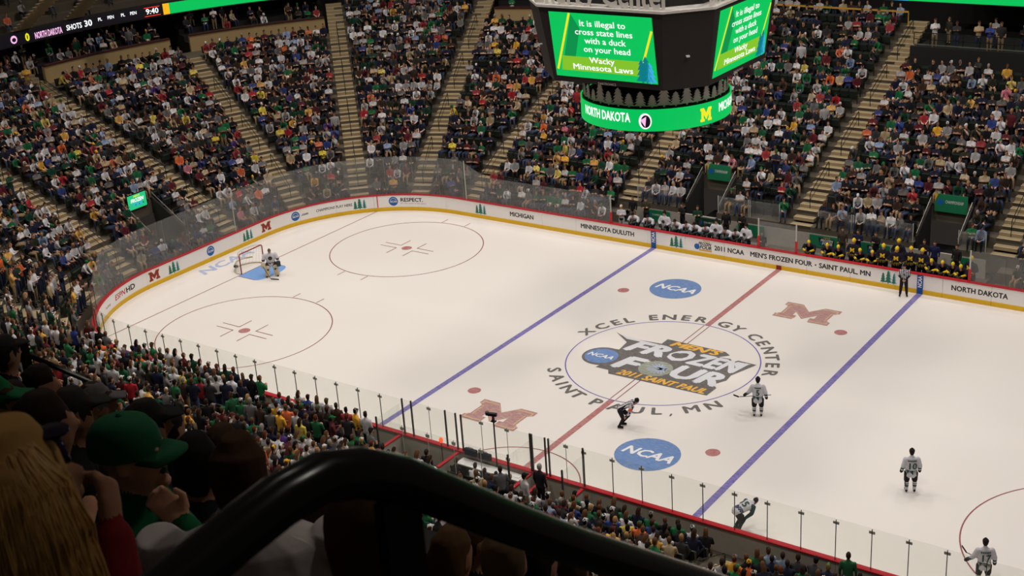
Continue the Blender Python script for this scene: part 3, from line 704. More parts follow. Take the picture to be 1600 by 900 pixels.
for s, o, z, gi, k, e, i, _ in single:
    root = thing('stadium_seat', f'empty dark green seat, {ORD[k]} row, {ORD[i]} seat, {SEG[gi][4]}', 'seat', bpt(s, o, z), inward(s), 'empty folding seats in the bowl')
    for nm, q, dx in zip(('backrest', 'folded_seat', 'armrest', 'armrest'), SEAT_ME+SEAT_ME[2:], (0, 0, -.255, .255)): link(nm, q, root).location = (dx, 0, 0)
sb = MB(); proto = MB().box((0, .19, .66), (.47, .05, .46), mtx=Matrix.Rotation(-.15, 3, 'X')); pp = MB().box((0, .1, .6), (.44, .12, .36))
PV = np.array(proto.v+pp.v); PF = proto.f+[tuple(i+8 for i in f) for f in pp.f]
for q in seats:
    if id(q) in sid: continue
    c, s_ = math.cos(inward(q[0])), math.sin(inward(q[0])); x, y, z = bpt(q[0], q[1]+(.06 if q[-1] != 'empty' else 0), q[2])
    sb.add(np.stack([PV[:, 0]*c-PV[:, 1]*s_+x, PV[:, 0]*s_+PV[:, 1]*c+y, PV[:, 2]+z], -1), PF)
tag(sb.build('stadium_seats', m_seat), 'rows of dark green folding seats all round the bowl', 'seats', kind='stuff')

# ------------------------------------------------------------------ walls, suites, upper deck
def wall(name, s0, s1, off, z0, z1, th, m, label=None, step=.6):
    o = sweep(MB(), brange(s0, s1, step), [(off, z0), (off, z1), (off+th, z1), (off+th, z0)]).build(name, m)
    return tag(o, label, kind='structure')
TW = 19.35
for n_, (s0, s1, lb) in enumerate(((11.75, 24.8, 'tan wall behind the scoreboard'), (28.75, 31.85, 'straight tan wall topping the corner wedge'), (32.3, 35.3, 'curved tan wall below the suites'))):
    wall(f'wall_suite_{n_+1}', s0, s1, TW, 7.6, 9.16, .25, m_tan, lb); wall(f'trim_{n_+1}', s0, s1, TW-.06, 9.16, 9.24, .38, m_maroon_cap, 'dark red cap on the tan wall')
for n_, (s0, s1) in enumerate(((11, 25.1), (28.5, 36.8))): tag(sweep(MB(), brange(s0, s1, .6), [(17.3, 7), (17.3, 8.0), (19.4, 8.0), (19.4, 7)]).build(f'floor_walkway_{n_+1}', m_conc), 'concrete walkway above the top row', kind='structure')
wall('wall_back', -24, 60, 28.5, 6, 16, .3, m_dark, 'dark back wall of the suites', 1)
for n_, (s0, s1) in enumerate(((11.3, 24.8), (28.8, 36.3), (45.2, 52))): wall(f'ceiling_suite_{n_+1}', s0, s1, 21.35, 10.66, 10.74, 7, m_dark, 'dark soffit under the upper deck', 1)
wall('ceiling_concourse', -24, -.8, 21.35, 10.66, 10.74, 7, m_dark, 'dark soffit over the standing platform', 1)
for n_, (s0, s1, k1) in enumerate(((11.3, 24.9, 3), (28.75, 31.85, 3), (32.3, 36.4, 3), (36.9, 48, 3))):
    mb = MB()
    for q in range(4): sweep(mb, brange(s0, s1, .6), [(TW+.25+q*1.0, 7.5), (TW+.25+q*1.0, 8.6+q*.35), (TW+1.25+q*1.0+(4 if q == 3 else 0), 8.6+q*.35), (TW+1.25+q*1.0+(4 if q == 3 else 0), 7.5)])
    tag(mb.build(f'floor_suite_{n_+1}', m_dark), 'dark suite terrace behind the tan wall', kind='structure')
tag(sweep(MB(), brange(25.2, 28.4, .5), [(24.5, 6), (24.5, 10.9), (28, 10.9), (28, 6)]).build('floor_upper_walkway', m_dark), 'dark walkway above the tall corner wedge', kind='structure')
# right-hand standing platform
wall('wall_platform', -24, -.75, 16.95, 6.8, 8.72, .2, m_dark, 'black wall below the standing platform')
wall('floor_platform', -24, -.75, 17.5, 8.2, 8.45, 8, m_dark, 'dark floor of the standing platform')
rl = thing('platform_railing', 'dark metal railing along the standing platform at upper right', 'railing', bpt(-.8, 17.45, 8.72))
bx, by, bz = rl.location
for z in (.35, .75): MB().box((6.5, 0, z), (13, .04, .04)).build('rail', m_rail, rl)
for q in range(14): MB().box((q*1.0, 0, .37), (.04, .04, .76)).build('post', m_rail, rl)
MB().box((6.5, -.02, .03), (13, .12, .05)).build('ledge', m_steel, rl)
yl = thing('yellow_rail', 'yellow guard rail crossing the top of the far stands', 'railing', bpt(.5, 20, 10.12))
MB().box((-5.1, 0, .03), (10.2, .08, .1)).build('rail', m_yel, yl)
for q in range(6): MB().box((-q*2., 0, -.5), (.05, .05, 1.0)).build('post', m_yel, yl)
# upper deck at top left
ud = MB()
for k in range(9): sweep(ud, brange(30, 48, .6), [(21.6+.85*k, 10.7), (21.6+.85*k, 11.3+.5*k), (22.45+.85*k, 11.3+.5*k), (22.45+.85*k, 10.7)])
tag(ud.build('floor_upper_deck', m_conc), 'upper deck terraces above the ribbon board', kind='structure')
for gs in (34.1, 35.3):
    root = thing('aisle_stairs', f'tan stairs in the upper deck above the {"shots" if gs < 35 else "zero"} on the ribbon board', 'stairs', bpt(gs, 21.8, 11.32), inward(gs)+math.pi)
    for k in range(9):
        for h in (0, 1):
            e = link('step', step_me, root); e.location = (0, .85*k+.43*h+.1, .5*k+.25*h)
def extra(s0, s1, off, z, pitch, occ, stand=0, dim=1):
    n = int((s1-s0)*arc((s0+s1)/2, off)/pitch)
    for i in range(n):
        s = s0+(s1-s0)*(i+.5)/n
        if random.random() > occ or not visible(s, off, z+1, 20): continue
        t = (3*random.randrange(3)+12 if random.random() < stand else 3*random.randrange(4))+random.choices((0, 1, 2), (5, 2, 2.2))[0]; sh, hn, cp, pal = dress(MIX_A, t)
        add_crowd(t, bpt(s, off, z), inward(s)+random.gauss(0, .3), pal, random.uniform(.94, 1.05))
for s0, s1 in ((11.5, 24.8), (28.8, 31.8), (32.4, 36.2), (37., 44)):
    for q in range(3): extra(s0, s1, TW+.85+q, 8.6+q*.35, .66, .62, .12)
for k in range(8): extra(31, 40, 21.95+.85*k, 11.3+.5*k, .6, .6)
extra(-7.5, -.9, 18.0, 8.45, .62, .75, 1); extra(-7.5, -.9, 19.3, 8.45, .9, .5, 1); extra(25.3, 28.3, 25.2, 10.9, .7, .5, 1)
crowd = link('crowd', mesh_arrays('crowd', np.concatenate(crowd_v), np.concatenate(crowd_f), np.concatenate(crowd_c)))
tag(crowd, 'packed crowd of spectators filling the far stands and upper levels', 'crowd', kind='stuff')
# lamps in the suites
m_glow = mat('warm_lamp', srgb(255, 190, 110), emit=3, ecol=srgb(255, 180, 90))
for s in (36.6, 37.1):
    x, y, z = bpt(s, 24, 10.1); o = MB().lathe([(.03, .25), (.03, .12), (.12, .1), (.14, 0), (.1, -.03)], 10).build('wall_lamp', m_glow); o.location = (x, y, z)
    tag(o, f'small warm lamp glowing in the dark suite, {"right" if s < 36.8 else "left"} one', 'lamp')
# vomitories
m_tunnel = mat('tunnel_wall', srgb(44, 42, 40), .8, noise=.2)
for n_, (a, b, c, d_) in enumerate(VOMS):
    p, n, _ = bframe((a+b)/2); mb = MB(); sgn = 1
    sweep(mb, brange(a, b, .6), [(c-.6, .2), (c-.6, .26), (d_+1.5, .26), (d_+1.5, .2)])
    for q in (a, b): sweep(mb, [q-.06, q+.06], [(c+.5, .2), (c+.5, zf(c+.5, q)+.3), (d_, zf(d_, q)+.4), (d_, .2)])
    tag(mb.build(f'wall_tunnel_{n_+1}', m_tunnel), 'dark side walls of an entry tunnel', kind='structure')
    for q in (a, b):
        hr = thing('handrail', f'steel rail sloping along the {"left" if (q == b) else "right"} wall of the entry tunnel {("behind white-jersey bench", "behind yellow-helmet bench", "in end stands")[n_]}', 'handrail', bpt(q, c+.5, zf(c+.5, q)+.3))
        e = Vector(bpt(q, d_, zf(d_, q)+.6))-hr.location
        MB().tube([(0, 0, .15), e+Vector((0, 0, .1))], .03, 6).build('rail', m_steel, hr)
        for tt in (0.02, .5, .98): MB().tube([e*tt, e*tt+Vector((0, 0, .15))], .02, 6).build('post', m_steel, hr)
m_bgreen = mat('banner_green', srgb(18, 118, 78), .6, noise=.06); m_bdark = mat('banner_dark_green', srgb(22, 60, 42), .6); m_bwhite = mat('banner_white', srgb(215, 220, 220), .6)
def banner(s, off, z, w_, h_, label, kind=0, m=None):
    p, n, _ = bframe(s); root = thing('banner', label, 'banner', bpt(s, off, z), inward(s))
    MB().box((0, 0, h_/2), (w_, .03, h_)).build('panel', m or m_bgreen, root)
    fn = lambda u, v: (u, -.022, v)
    if kind == 0:
        flat('round_print', disc2d(.17, c=(-w_*.33, h_*.55)), fn, m_nblue, root); flat('lettering', mv2d(text2d('CHAMPIONSHIP', h_*.17, w_*.55, bold=.02), w_*.1, h_*.5), fn, m_bwhite, root)
        flat('corner_print', poly2d((-w_/2, h_), (-w_/2, h_*.55), (-w_*.4, h_)), fn, m_gld, root)
    elif kind == 1:
        flat('logo_print', poly2d((-w_*.2, h_*.2), (w_*.2, h_*.15), (w_*.22, h_*.8), (-w_*.24, h_*.85)), fn, m_blk, root)
        f2 = lambda u, v: (u, -.027, v)
        flat('lettering', mv2d(text2d('FROZEN', h_*.22, w_*.36, bold=.05, shear=.2), 0, h_*.52), f2, m_bwhite, root); flat('lettering', mv2d(text2d('FOUR', h_*.24, w_*.3, bold=.05, shear=.2), .03, h_*.24), f2, m_bwhite, root)
        flat('lettering', mv2d(text2d("MEN'S", h_*.1, w_*.2, bold=.03, shear=.2), 0, h_*.8), f2, m_gld, root); flat('round_print', disc2d(h_*.12, c=(-w_*.16, h_*.34)), f2, m_nblue, root)
    else: flat('lettering', mv2d(text2d('NCAA', h_*.16, w_*.25, bold=.03), -w_*.12, h_*.45), fn, m_bwhite, root)
    return root
banner(6.2, 5.15, 2.75, 1.5, .95, 'green championship banner hung over the tunnel behind the white-jersey bench')
banner(-7.5, 5.15, 2.7, 1.75, 1.0, 'green championship banner hung over the tunnel behind the yellow-helmet bench')
# ------------------------------------------------------------------ scoreboard over centre ice
m_box = mat('scoreboard_shell', srgb(44, 38, 36), .6, noise=.1); m_sil = mat('silver_tree', srgb(222, 216, 208), .45, .1, noise=.1)
def led(name, c, k=1.0): return mat(name, tuple(v*.2 for v in srgb(*c)), .5, emit=k, ecol=srgb(*c), noise=0)
e_green = led('led_green', (0, 190, 88)); e_dgreen = led('led_dark_green', (0, 140, 72)); e_yel = led('led_yellow', (232, 228, 40)); e_lime = led('led_lime', (128, 190, 40)); e_white = led('led_white', (250, 252, 252), 1.1)
e_teal = led('led_teal', (0, 120, 130)); e_cyan = led('led_cyan', (60, 170, 225)); e_org = led('led_orange', (250, 180, 30)); e_red = led('led_red', (255, 60, 40)); e_black = led('led_black', (16, 14, 20)); e_pink = led('led_pink', (250, 190, 235))
sbd = thing('scoreboard', 'four-sided hanging scoreboard with green screens above centre ice', 'scoreboard', (0, 0, 13.6))
Z0, Z1, H0, H1, CH = .58, 3.75, 3.95, 4.4, 1.5      # bottom/top z, half widths at bottom/top, corner chamfer
def octo(h, z, c): 
    p = [(h-c, -h), (h, -h+c), (h, h-c), (h-c, h), (-h+c, h), (-h, h-c), (-h, -h+c), (-h+c, -h)]
    return [(x, y, z) for x, y in p]
V = octo(H0, Z0, 1.35)+octo(H1, Z1, 1.5)
MB().add(V, [(i, (i+1) % 8, 8+(i+1) % 8, 8+i) for i in range(8)]+[tuple(range(8))[::-1], tuple(range(8, 16))]).build('shell', m_box, sbd)
V = octo(H1+.06, Z1, 1.5)+octo(H1+.06, Z1+.1, 1.5); MB().add(V, [(i, (i+1) % 8, 8+(i+1) % 8, 8+i) for i in range(8)]+[tuple(range(8))[::-1], tuple(range(8, 16))]).build('top_frame', m_sil, sbd)
V = octo(3.7, Z1+.1, 1.2)+octo(3.7, Z1+1.9, 1.2); MB().add(V, [(i, (i+1) % 8, 8+(i+1) % 8, 8+i) for i in range(8)]+[tuple(range(8))[::-1], tuple(range(8, 16))]).build('sign_drum', m_dark, sbd)
for fi in range(4):
    rt = Matrix.Rotation(fi*math.pi/2, 3, 'Z'); dz = Z1-Z0; tl = (H1-H0)/dz
    def fmap(lift):
        def fn(u, v):                # u -2.42..2.42, v 0..2.75 up the tilted face
            z = .83+v; h = H0+(z-Z0)*tl+lift; return tuple(rt @ Vector((u, -h, z)))
        return fn
    W2, HH = 2.42, 2.75
    scr = flat('screen', poly2d((-W2, 0), (W2, 0), (W2, HH), (-W2, HH)), fmap(.02), e_green, sbd)
    q = lambda name, S, m, l: flat(name, S, fmap(l), m, scr)
    q('screen_graphic', poly2d((-2.05, .75), (W2-.55, .75), (W2-.05, 2.2), (-1.4, HH)), e_dgreen if 0 else e_green, .025)
    q('screen_graphic', poly2d((-1.9, .9), (-1.35, .9), (-1.0, 2.1), (-1.35, HH-.05)), e_dgreen, .03)
    q('screen_graphic', poly2d((-2.1, .28), (1.75, .28), (1.9, .9), (-2.0, .9)), e_lime, .03)
    q('screen_graphic', line2d((-2.3, .3), (-1.42, HH-.02), .1), e_yel, .035); q('screen_graphic', line2d((1.8, .75), (2.36, 2.2), .1), e_yel, .035)
    for du, w_, h_, m in ((1.75, .6, 1.0, e_teal), (2.12, .55, .9, e_cyan), (1.95, .6, 1.15, e_teal)): q('screen_tree', mv2d(tree2d(w_, h_), min(du, W2-w_/2), 0), m, .04)
    for i, tx in enumerate(('It is illegal to', 'cross state lines', 'with a duck', 'on your head')):
        q('screen_text', mv2d(text2d(tx, .25, (2.15, 2.7, 1.95, 2.2)[i], bold=.012), (.1, .12, .15, .2)[i], (2.22, 1.86, 1.5, 1.14)[i]), e_white, .045)
    q('screen_text', mv2d(text2d('Wacky', .24, 1.2, bold=.018), -.1, .68), e_white, .045); q('screen_text', mv2d(text2d('Minnesota Laws', .24, 2.85, bold=.018), -.1, .36), e_white, .045)
    flat('maker_name', mv2d(text2d('DAKTRONICS', .1, .85, bold=.02), 0, -.24), fmap(.01), m_sil, sbd)
    # arena name on the drum above (the photo shows its lower half)
    flat('sign_letters', mv2d(text2d('Energy Center', 1.0, 6.4, bold=.04), 0, 2.72), lambda u, v: tuple(rt @ Vector((u, -H1+.1, 1.2+v))), m_sil, sbd)
    flat('sign_glow', poly2d((-3.2, 4.2), (3.2, 4.2), (3.2, 4.28), (-3.2, 4.28)), lambda u, v: tuple(rt @ Vector((u, -3.72, v))), e_dgreen, sbd)
    cpos = rt @ Vector((H0-.45, -H0+.45, 1.95)); MB().box(tuple(cpos), (.14, .14, .06), math.pi/4).build('camera_light', m_wht, sbd)
# cylinder with silver pines and the LED ring
RR = 3.27
MB().lathe([(2.75, -.6), (2.75, .65)], 48).build('neck', m_dark, sbd)
MB().lathe([(2.0, -1.52), (3.2, -1.52), (3.2, -.55), (3.1, -.5), (2.0, -.5)], 64).build('ring_body', m_box, sbd)
rg = MB(); n = 72; V = [(RR*math.cos(6.28318*j/n), RR*math.sin(6.28318*j/n), z) for z in (-1.49, -.55) for j in range(n)]
ring = rg.add(V, [(j, (j+1) % n, n+(j+1) % n, n+j) for j in range(n)]).build('led_ring', e_green, sbd, True)
def rmap(a0, lift=.01): return lambda u, v: ((RR+lift)*math.cos(a0+u/RR), (RR+lift)*math.sin(a0+u/RR), -1.1+v)
AC = math.atan2(CAM[1], CAM[0])
def rtext(S, deg, m, l=.012): flat('ring_print', S, rmap(AC+math.radians(deg), l), m, ring)
for d0 in (0, 180):
    rtext(text2d('NORTH DAKOTA', .38, 2.7, bold=.04), d0-43, e_white); rtext(text2d('MICHIGAN', .36, 1.75, bold=.04), d0+69, e_white)
    rtext(mv2d(disc2d(.27, .34), 0, .05), d0-8, e_white); rtext(mv2d(disc2d(.2, .27), .02, .04), d0-8, e_black, .016); rtext(mv2d(poly2d((-.2, .1), (0, -.2), (.05, .25)), 0, 0), d0-8, e_pink, .02)
    rtext(mv2d(block_m(.62, .58), 0, .06), d0+39.5, e_yel)
for j in range(40):
    a = 6.28318*j/40; h_ = (.8, .6, .68, .54, .88, .62)[j % 6]; w_ = (.66, .54, .56, .5, .7, .56)[j % 6]
    S = tree2d(w_, h_, 5); c_, s_ = math.cos(a), math.sin(a); rr = 3.12
    V2 = [(rr*c_-u*s_+k*c_, rr*s_+u*c_+k*s_, -.5+v) for k in (0, .03) for u, v in S[0]]; m_ = len(S[0])
    MB().add(V2, [tuple(range(m_))[::-1], tuple(range(m_, 2*m_))]+[(i, (i+1) % m_, m_+(i+1) % m_, m_+i) for i in range(m_)]).build('silver_pine', m_sil, sbd)
for a in (.5, 2.1, 3.7, 5.3): MB().tube([(1.5*math.cos(a), 1.5*math.sin(a), 5.6), (1.6*math.cos(a), 1.6*math.sin(a), 15.4)], .03, 6).build('hanging_cable', m_rail, sbd)

# ------------------------------------------------------------------ ribbon boards
RO = 21.0
rib = thing('ribbon_board', 'long LED ribbon board with score, shots and clock at upper left', 'screen', bpt(33, RO, 10.65))
def ribbon(parent, s0, s1, m, name, z0=.0, z1=.8, lift=0, cap=True):
    L = parent.location; ss = brange(s0, s1, .25); V = []
    prof = [(0, z0), (0, z1), (.3, z1), (.3, z0)]
    for s in ss: V += [tuple(Vector(bpt(s, RO-lift+o, 10.65+z))-L) for o, z in prof]
    n = len(ss); return MB().add(V, [(i*4+j, (i+1)*4+j, (i+1)*4+(j+1) % 4, i*4+(j+1) % 4) for i in range(n-1) for j in range(4)]+[(0, 1, 2, 3), tuple((n-1)*4+j for j in (3, 2, 1, 0))]).build(name, m, parent)
ribbon(rib, 23.0, 45, m_box, 'casing', -.06, .9, -.02); ribbon(rib, 32.17, 45, e_black, 'dark_screen', .02, .8, .0); ribbon(rib, 25.3, 32.1, e_green, 'green_screen', .02, .8, .0); ribbon(rib, 32.02, 32.17, e_org, 'orange_edge', .02, .8, .002)
rk = (R+RO)/R; RT = np.linspace(20, 46, 2000); _q = np.array([bpt(v, RO)[:2] for v in RT]); RC = np.concatenate([[0], np.cumsum(np.hypot(*np.diff(_q, axis=0).T))])
def rib_text(t, s, h, m, w_=None, z=.22, bold=.02):
    L = rib.location; S = text2d(t, h, w_, bold=bold, align='CENTER'); l0 = np.interp(s, RT, RC)
    flat('ribbon_text', S, lambda u, v: tuple(Vector(bpt(float(np.interp(l0-u, RC, RT)), RO-.015, 10.65+z+v))-L), m, rib)
for tx, s, h_, m, w_, z, bd in (('9:40', 32.41, .38, e_white, .95, .24, .03), ('PEN', 32.82, .22, e_white, .48, .4, .03), ('PL', 33.05, .22, e_white, .3, .4, .03), ('PEN', 33.32, .22, e_white, .48, .4, .03), ('PL', 33.56, .22, e_white, .3, .4, .03),
    ('30', 33.83, .42, e_white, .6, .2, .04), ('SHOTS', 34.145, .36, e_white, 1.2, .2, .04), ('NORTH DAKOTA', 34.73, .42, e_pink, 2.15, .12, .05), ('0', 35.21, .5, e_yel, .34, .12, .06)): rib_text(tx, s, h_, m, w_, z, bd)
L = rib.location
flat('ribbon_emblem', disc2d(.26, .27), lambda u, v: tuple(Vector(bpt(35.93-u, RO-.015, 11.05+v))-L), e_pink, rib); flat('ribbon_emblem', disc2d(.16, .14), lambda u, v: tuple(Vector(bpt(35.93-u, RO-.025, 11.03+v))-L), e_black, rib)
for z in (.1, .7): flat('clock_bar', poly2d((-.6, -.025), (.6, -.025), (.6, .025), (-.6, .025)), lambda u, v: tuple(Vector(bpt(32.41-u/rk, RO-.015, 10.65+z+v))-L), e_red, rib)
rb2 = thing('ribbon_board', 'bright green LED ribbon board at the upper right edge', 'screen', bpt(-8, RO, 10.65))
ribbon(rb2, -24, 2.5, m_box, 'casing', -.06, .9, -.02); ribbon(rb2, -24, .9, e_green, 'green_screen', .0, .8, 0); ribbon(rb2, .92, 2.4, e_cyan, 'blue_screen', .0, .8, 0)

# ------------------------------------------------------------------ small video screen in the end stands
tv = thing('video_screen', 'small lit screen with tournament logo over the end-stand tunnel', 'screen', bpt(40.45, 5.2, 2.72), inward(40.45))
MB().box((0, .05, .5), (1.5, .08, 1.0)).build('casing', m_blackmetal, tv)
flat('screen', poly2d((-.7, .05), (.7, .05), (.7, .95), (-.7, .95)), lambda u, v: (u, .005, v), led('led_mint', (40, 200, 130), .9), tv)
for tx, z, m in (('FROZEN', .48, e_white), ('FOUR', .22, e_cyan)): flat('screen_text', mv2d(text2d(tx, .22, 1.0 if z > .3 else .7, bold=.05, shear=.2), 0, z), lambda u, v: (u, .0, v), m, tv)
flat('screen_text', mv2d(text2d("MEN'S", .12, .5, bold=.04, shear=.2), 0, .77), lambda u, v: (u, .0, v), e_yel, tv)

# ------------------------------------------------------------------ team benches
m_bench = mat('bench_grey', srgb(110, 106, 100), .7); m_inner = mat('bench_inner_red', srgb(170, 34, 42), .5)
wall('wall_bench_back', -10.2, 10.6, 2.72, .2, 1.3, .12, m_back, 'grey wall behind the team benches', 1)
for s0, s1, lb in ((1.3, 10.5, 'long grey bench seat behind the white-jersey players'), (-10.1, -1., 'long grey bench seat behind the yellow-helmet players')):
    b_ = thing('team_bench', lb, 'bench', bpt((s0+s1)/2, 1.3, .25)); w_ = s1-s0
    MB().box((0, 0, .45), (w_, .38, .06)).build('seat', m_bench, b_, bevel=.01)
    for q in range(5): MB().box((-w_/2+.2+q*(w_-.4)/4, 0, .21), (.08, .3, .42)).build('leg', m_post, b_)
    MB().box((0, -1.06, .69), (w_, .1, .22)).build('leaning_ledge', m_inner, b_)
rg_ = thing('bench_rear_glass', 'glass screen with a painted pale veil standing behind the team benches', 'glass', bpt(0, 2.86, 1.31))
for a, b in ((8.6, 10.4), (7.5, 8.5), (3.2, 5.1), (1.3, 3.1), (-2.9, -1.0), (-4.8, -3.), (-6.3, -4.9), (-10.1, -8.7)):
    MB().box((-(a+b)/2, 0, .5), (b-a-.03, .014, 1.0)).build('glass_pane', g_far, rg_).scale = (1, 1, 1.32)
    for q in (a, b): MB().box((-q, 0, .5), (.035, .035, 1.04)).build('post', m_wpost, rg_).scale = (1, 1, 1.32)
for s, w_, kd, mm, lb in ((9.05, 1.75, 0, None, 'green banner on the left of the white-jersey bench wall'), (5.65, 1.6, 0, m_bdark, 'dark green banner in the middle of the white-jersey bench wall'), (2.95, 1.6, 2, None, 'green banner at the right of the white-jersey bench wall'),
    (-1.6, 2.0, 1, None, 'green banner with tournament logo at the left of the yellow-helmet bench'), (-4.3, 1.7, 1, None, 'green banner with tournament logo behind the yellow-helmet bench middle'), (-8.95, 1.0, 3, None, 'plain green banner at the right of the yellow-helmet bench')):
    banner(s, 2.66, .6, w_, .66, lb, kd if kd != 3 else 2, mm)

def player(pose='stand', hat=True):
    b = Body(); J, S_ = SHIRT, SLEEVE
    if pose == 'lean':               # leaning forward on the boards
        b.limb([(0, .42, .78), (0, .34, .92), (0, .18, 1.08), (0, .06, 1.15)], [(.23, .17), (.24, .17), (.26, .16), (.2, .12)], J)
        for s in (-1, 1):
            b.limb([(s*.25, .12, 1.12), (s*.32, -.02, .93)], [.095, .08], S_); b.limb([(s*.32, -.02, .93), (s*.1, -.28, .9)], [.08, .06], S_)
            b.limb([(s*.1, -.29, .89), (-s*.0+s*.03, -.38, .84)], [.075, .06], ACC2)
            b.limb([(s*.13, .45, .78), (s*.15, .1, .5)], [.13, .1], PANTS); b.limb([(s*.15, .1, .5), (s*.15, .3, .1)], [.085, .06], PANTS); b.limb([(s*.15, .3, .06), (s*.15, .1, .06)], [.05, .045], SHOE)
        head(b, (0, -.06, 1.32), 'none', 'helmet'); return b
    b.limb([(0, .03, .8), (0, .03, 1.02), (0, .02, 1.3), (0, .02, 1.46), (0, .02, 1.54)], [(.235, .185), (.225, .175), (.245, .165), (.205, .13), (.09, .08)], J)
    for s in (-1, 1):
        sh = (s*.215, .02, 1.44)
        if pose == 'bench': el, ha = (s*.36, 0, 1.18), (s*.2, -.22, 1.02)
        elif pose == 'stick_left': el, ha = ((-.32, .06, 1.15), (-.35, -.04, .93)) if s < 0 else ((.36, .0, 1.16), (.5, -.1, 1.0))
        else: el, ha = (s*.31, .06, 1.15), (s*.33, -.06, .93)
        b.limb([sh, el], [.105, .09], S_); b.limb([el, ha], [.088, .062], S_)
        d_ = np.array(ha)-np.array(el); d_ = d_/np.linalg.norm(d_); b.limb([np.array(ha)+d_*.0, np.array(ha)+d_*.13], [.075, .062], ACC2)
        b.limb([(s*.13, .02, .84), (s*.15, 0, .52)], [.135, .11], PANTS); b.limb([(s*.15, 0, .54), (s*.15, .03, .36), (s*.15, .03, .14)], [.088, .085, .06], FACE)
        b.limb([(s*.15, .06, .09), (s*.16, -.16, .085)], [(.05, .06), (.045, .045)], SHOE); b.limb([(s*.15, .11, .02), (s*.16, -.19, .02)], [(.012, .022), (.012, .022)], HAIR)
    n0 = len(b.p); head(b, (0, -.01, 1.68), 'none', 'helmet' if hat else None)
    b.p = b.p[:n0]+[((P-np.array([0, -.01, 1.66]))*1.15+np.array([0, -.01, 1.68]), Rr*1.15, g, sd) for P, Rr, g, sd in b.p[n0:]]; return b
WHITE_J = dict(j=(198, 198, 205), st=(42, 66, 66), pants=(34, 30, 34), sock=(200, 200, 206), glove=(30, 36, 36), helm=(34, 26, 30), yoke=None)
MICH = dict(j=(30, 28, 40), st=(214, 180, 40), pants=(24, 24, 42), sock=(28, 26, 40), glove=(60, 54, 30), helm=(232, 200, 40), yoke=None)
def paint_player(V, F, reg, kit, lean=False):
    P = np.array([srgb(*c) for c in ((190, 142, 116), (200, 200, 205), kit['j'], kit['pants'], (26, 24, 26), kit['st'], kit['helm'], kit['j'], kit['sock'], kit['glove'])])
    C = P[reg].copy(); c = V[F].mean(1); st = np.array(srgb(*kit['st'])); z = c[:, 2]
    if not lean:
        C[(reg == SHIRT) & (z > .9) & (z < 1.0)] = st; C[(reg == SHIRT) & (z > .935) & (z < .965)] = (np.array(srgb(*kit['j']))+st)/2
        C[(reg == FACE) & (z > .26) & (z < .34)] = st; C[(reg == FACE) & (z > .385) & (z < .41)] = st
        C[(reg == SLEEVE) & (z > 1.0) & (z < 1.1)] = st
    else: C[(reg == SLEEVE) & (c[:, 1] < -.1)] = st
    return C
PB = {k: player(k).arrays(.03, 1500) for k in ('lean', 'bench')}
def chest_m(o, y, z, s, m): flat('chest_letter', block_m(s, s*.85), lambda u, v: (u, y, z+v), m, o)
m_maize = mat('maize_print', srgb(240, 205, 40), .7)
def bench_player(x, pose, kit, lb, grp, y=13.62, z=.25):
    V, F, g = PB[pose]; o = link('person', mesh_arrays('person', V, F, paint_player(V, F, g, kit, pose == 'lean')))
    o.location = (x, y, z); o.rotation_euler = (0, 0, random.gauss(0, .18)); tag(o, lb, 'person', grp)
    if kit is MICH and pose == 'bench': chest_m(o, -.185, 1.27, .26, m_maize)
    if kit is WHITE_J and pose == 'bench': flat('chest_crest', disc2d(.11, .1), lambda u, v: (u, -.185, 1.25+v), m_blk, o)
for i, (x, pz) in enumerate(((-9.48, 'lean'), (-8.5, 'lean'), (-7.39, 'bench'), (-6.7, 'lean'), (-6.0, 'lean'), (-5.48, 'lean'), (-4.79, 'lean'), (-4.1, 'bench'), (-3.52, 'lean'), (-2.93, 'lean'), (-2.27, 'bench'))):
    bench_player(x, pz, WHITE_J, f'{"standing" if pz == "bench" else "leaning"} white-jersey player, {ORD[i]} from the left along the bench boards', 'white-jersey players on the far bench')
for i, (x, pz, dy) in enumerate(((1.42, 'lean', 0), (2.47, 'lean', 0), (3.09, 'lean', 0), (3.85, 'bench', .2), (4.29, 'lean', 0), (4.95, 'lean', 0), (5.5, 'bench', .1), (5.95, 'bench', 1.1), (6.26, 'bench', 0), (6.89, 'bench', .3), (7.49, 'bench', .3), (8.06, 'lean', .1), (8.62, 'lean', .1), (9.15, 'lean', .1), (9.6, 'lean', -.05), (10.0, 'bench', .25))):
    bench_player(x, pz, MICH, f'{"standing" if pz == "bench" else "leaning"} yellow-helmet player in dark jersey, {ORD[i]} from the left along the bench', 'yellow-helmet players on the far bench', 13.62+dy)
def simple_person(x, y, z, yaw, shirt, pants, hair, label, pose=0, hd='short', hat=None, hatc=(30, 30, 30), acc=None, seat=False, skin=(190, 142, 116), scl=1., sleeve=None):
    ti = next(i for i, t in enumerate(TPL) if t[0] == ('seated' if seat else 'standing') and t[1] == pose and t[2] == hd and t[3] == hat)
    V, F, g = MID[ti]; P = np.array([srgb(*c) for c in (skin, hair, shirt, pants, (24, 22, 22), acc or shirt, hatc, sleeve or shirt, shirt, shirt)])
    o = link('person', mesh_arrays('person', V, F, P[g])); o.location = (x, y, z); o.rotation_euler = (0, 0, yaw); o.scale = (scl,)*3
    return tag(o, label, 'person')
DK = (30, 28, 30)
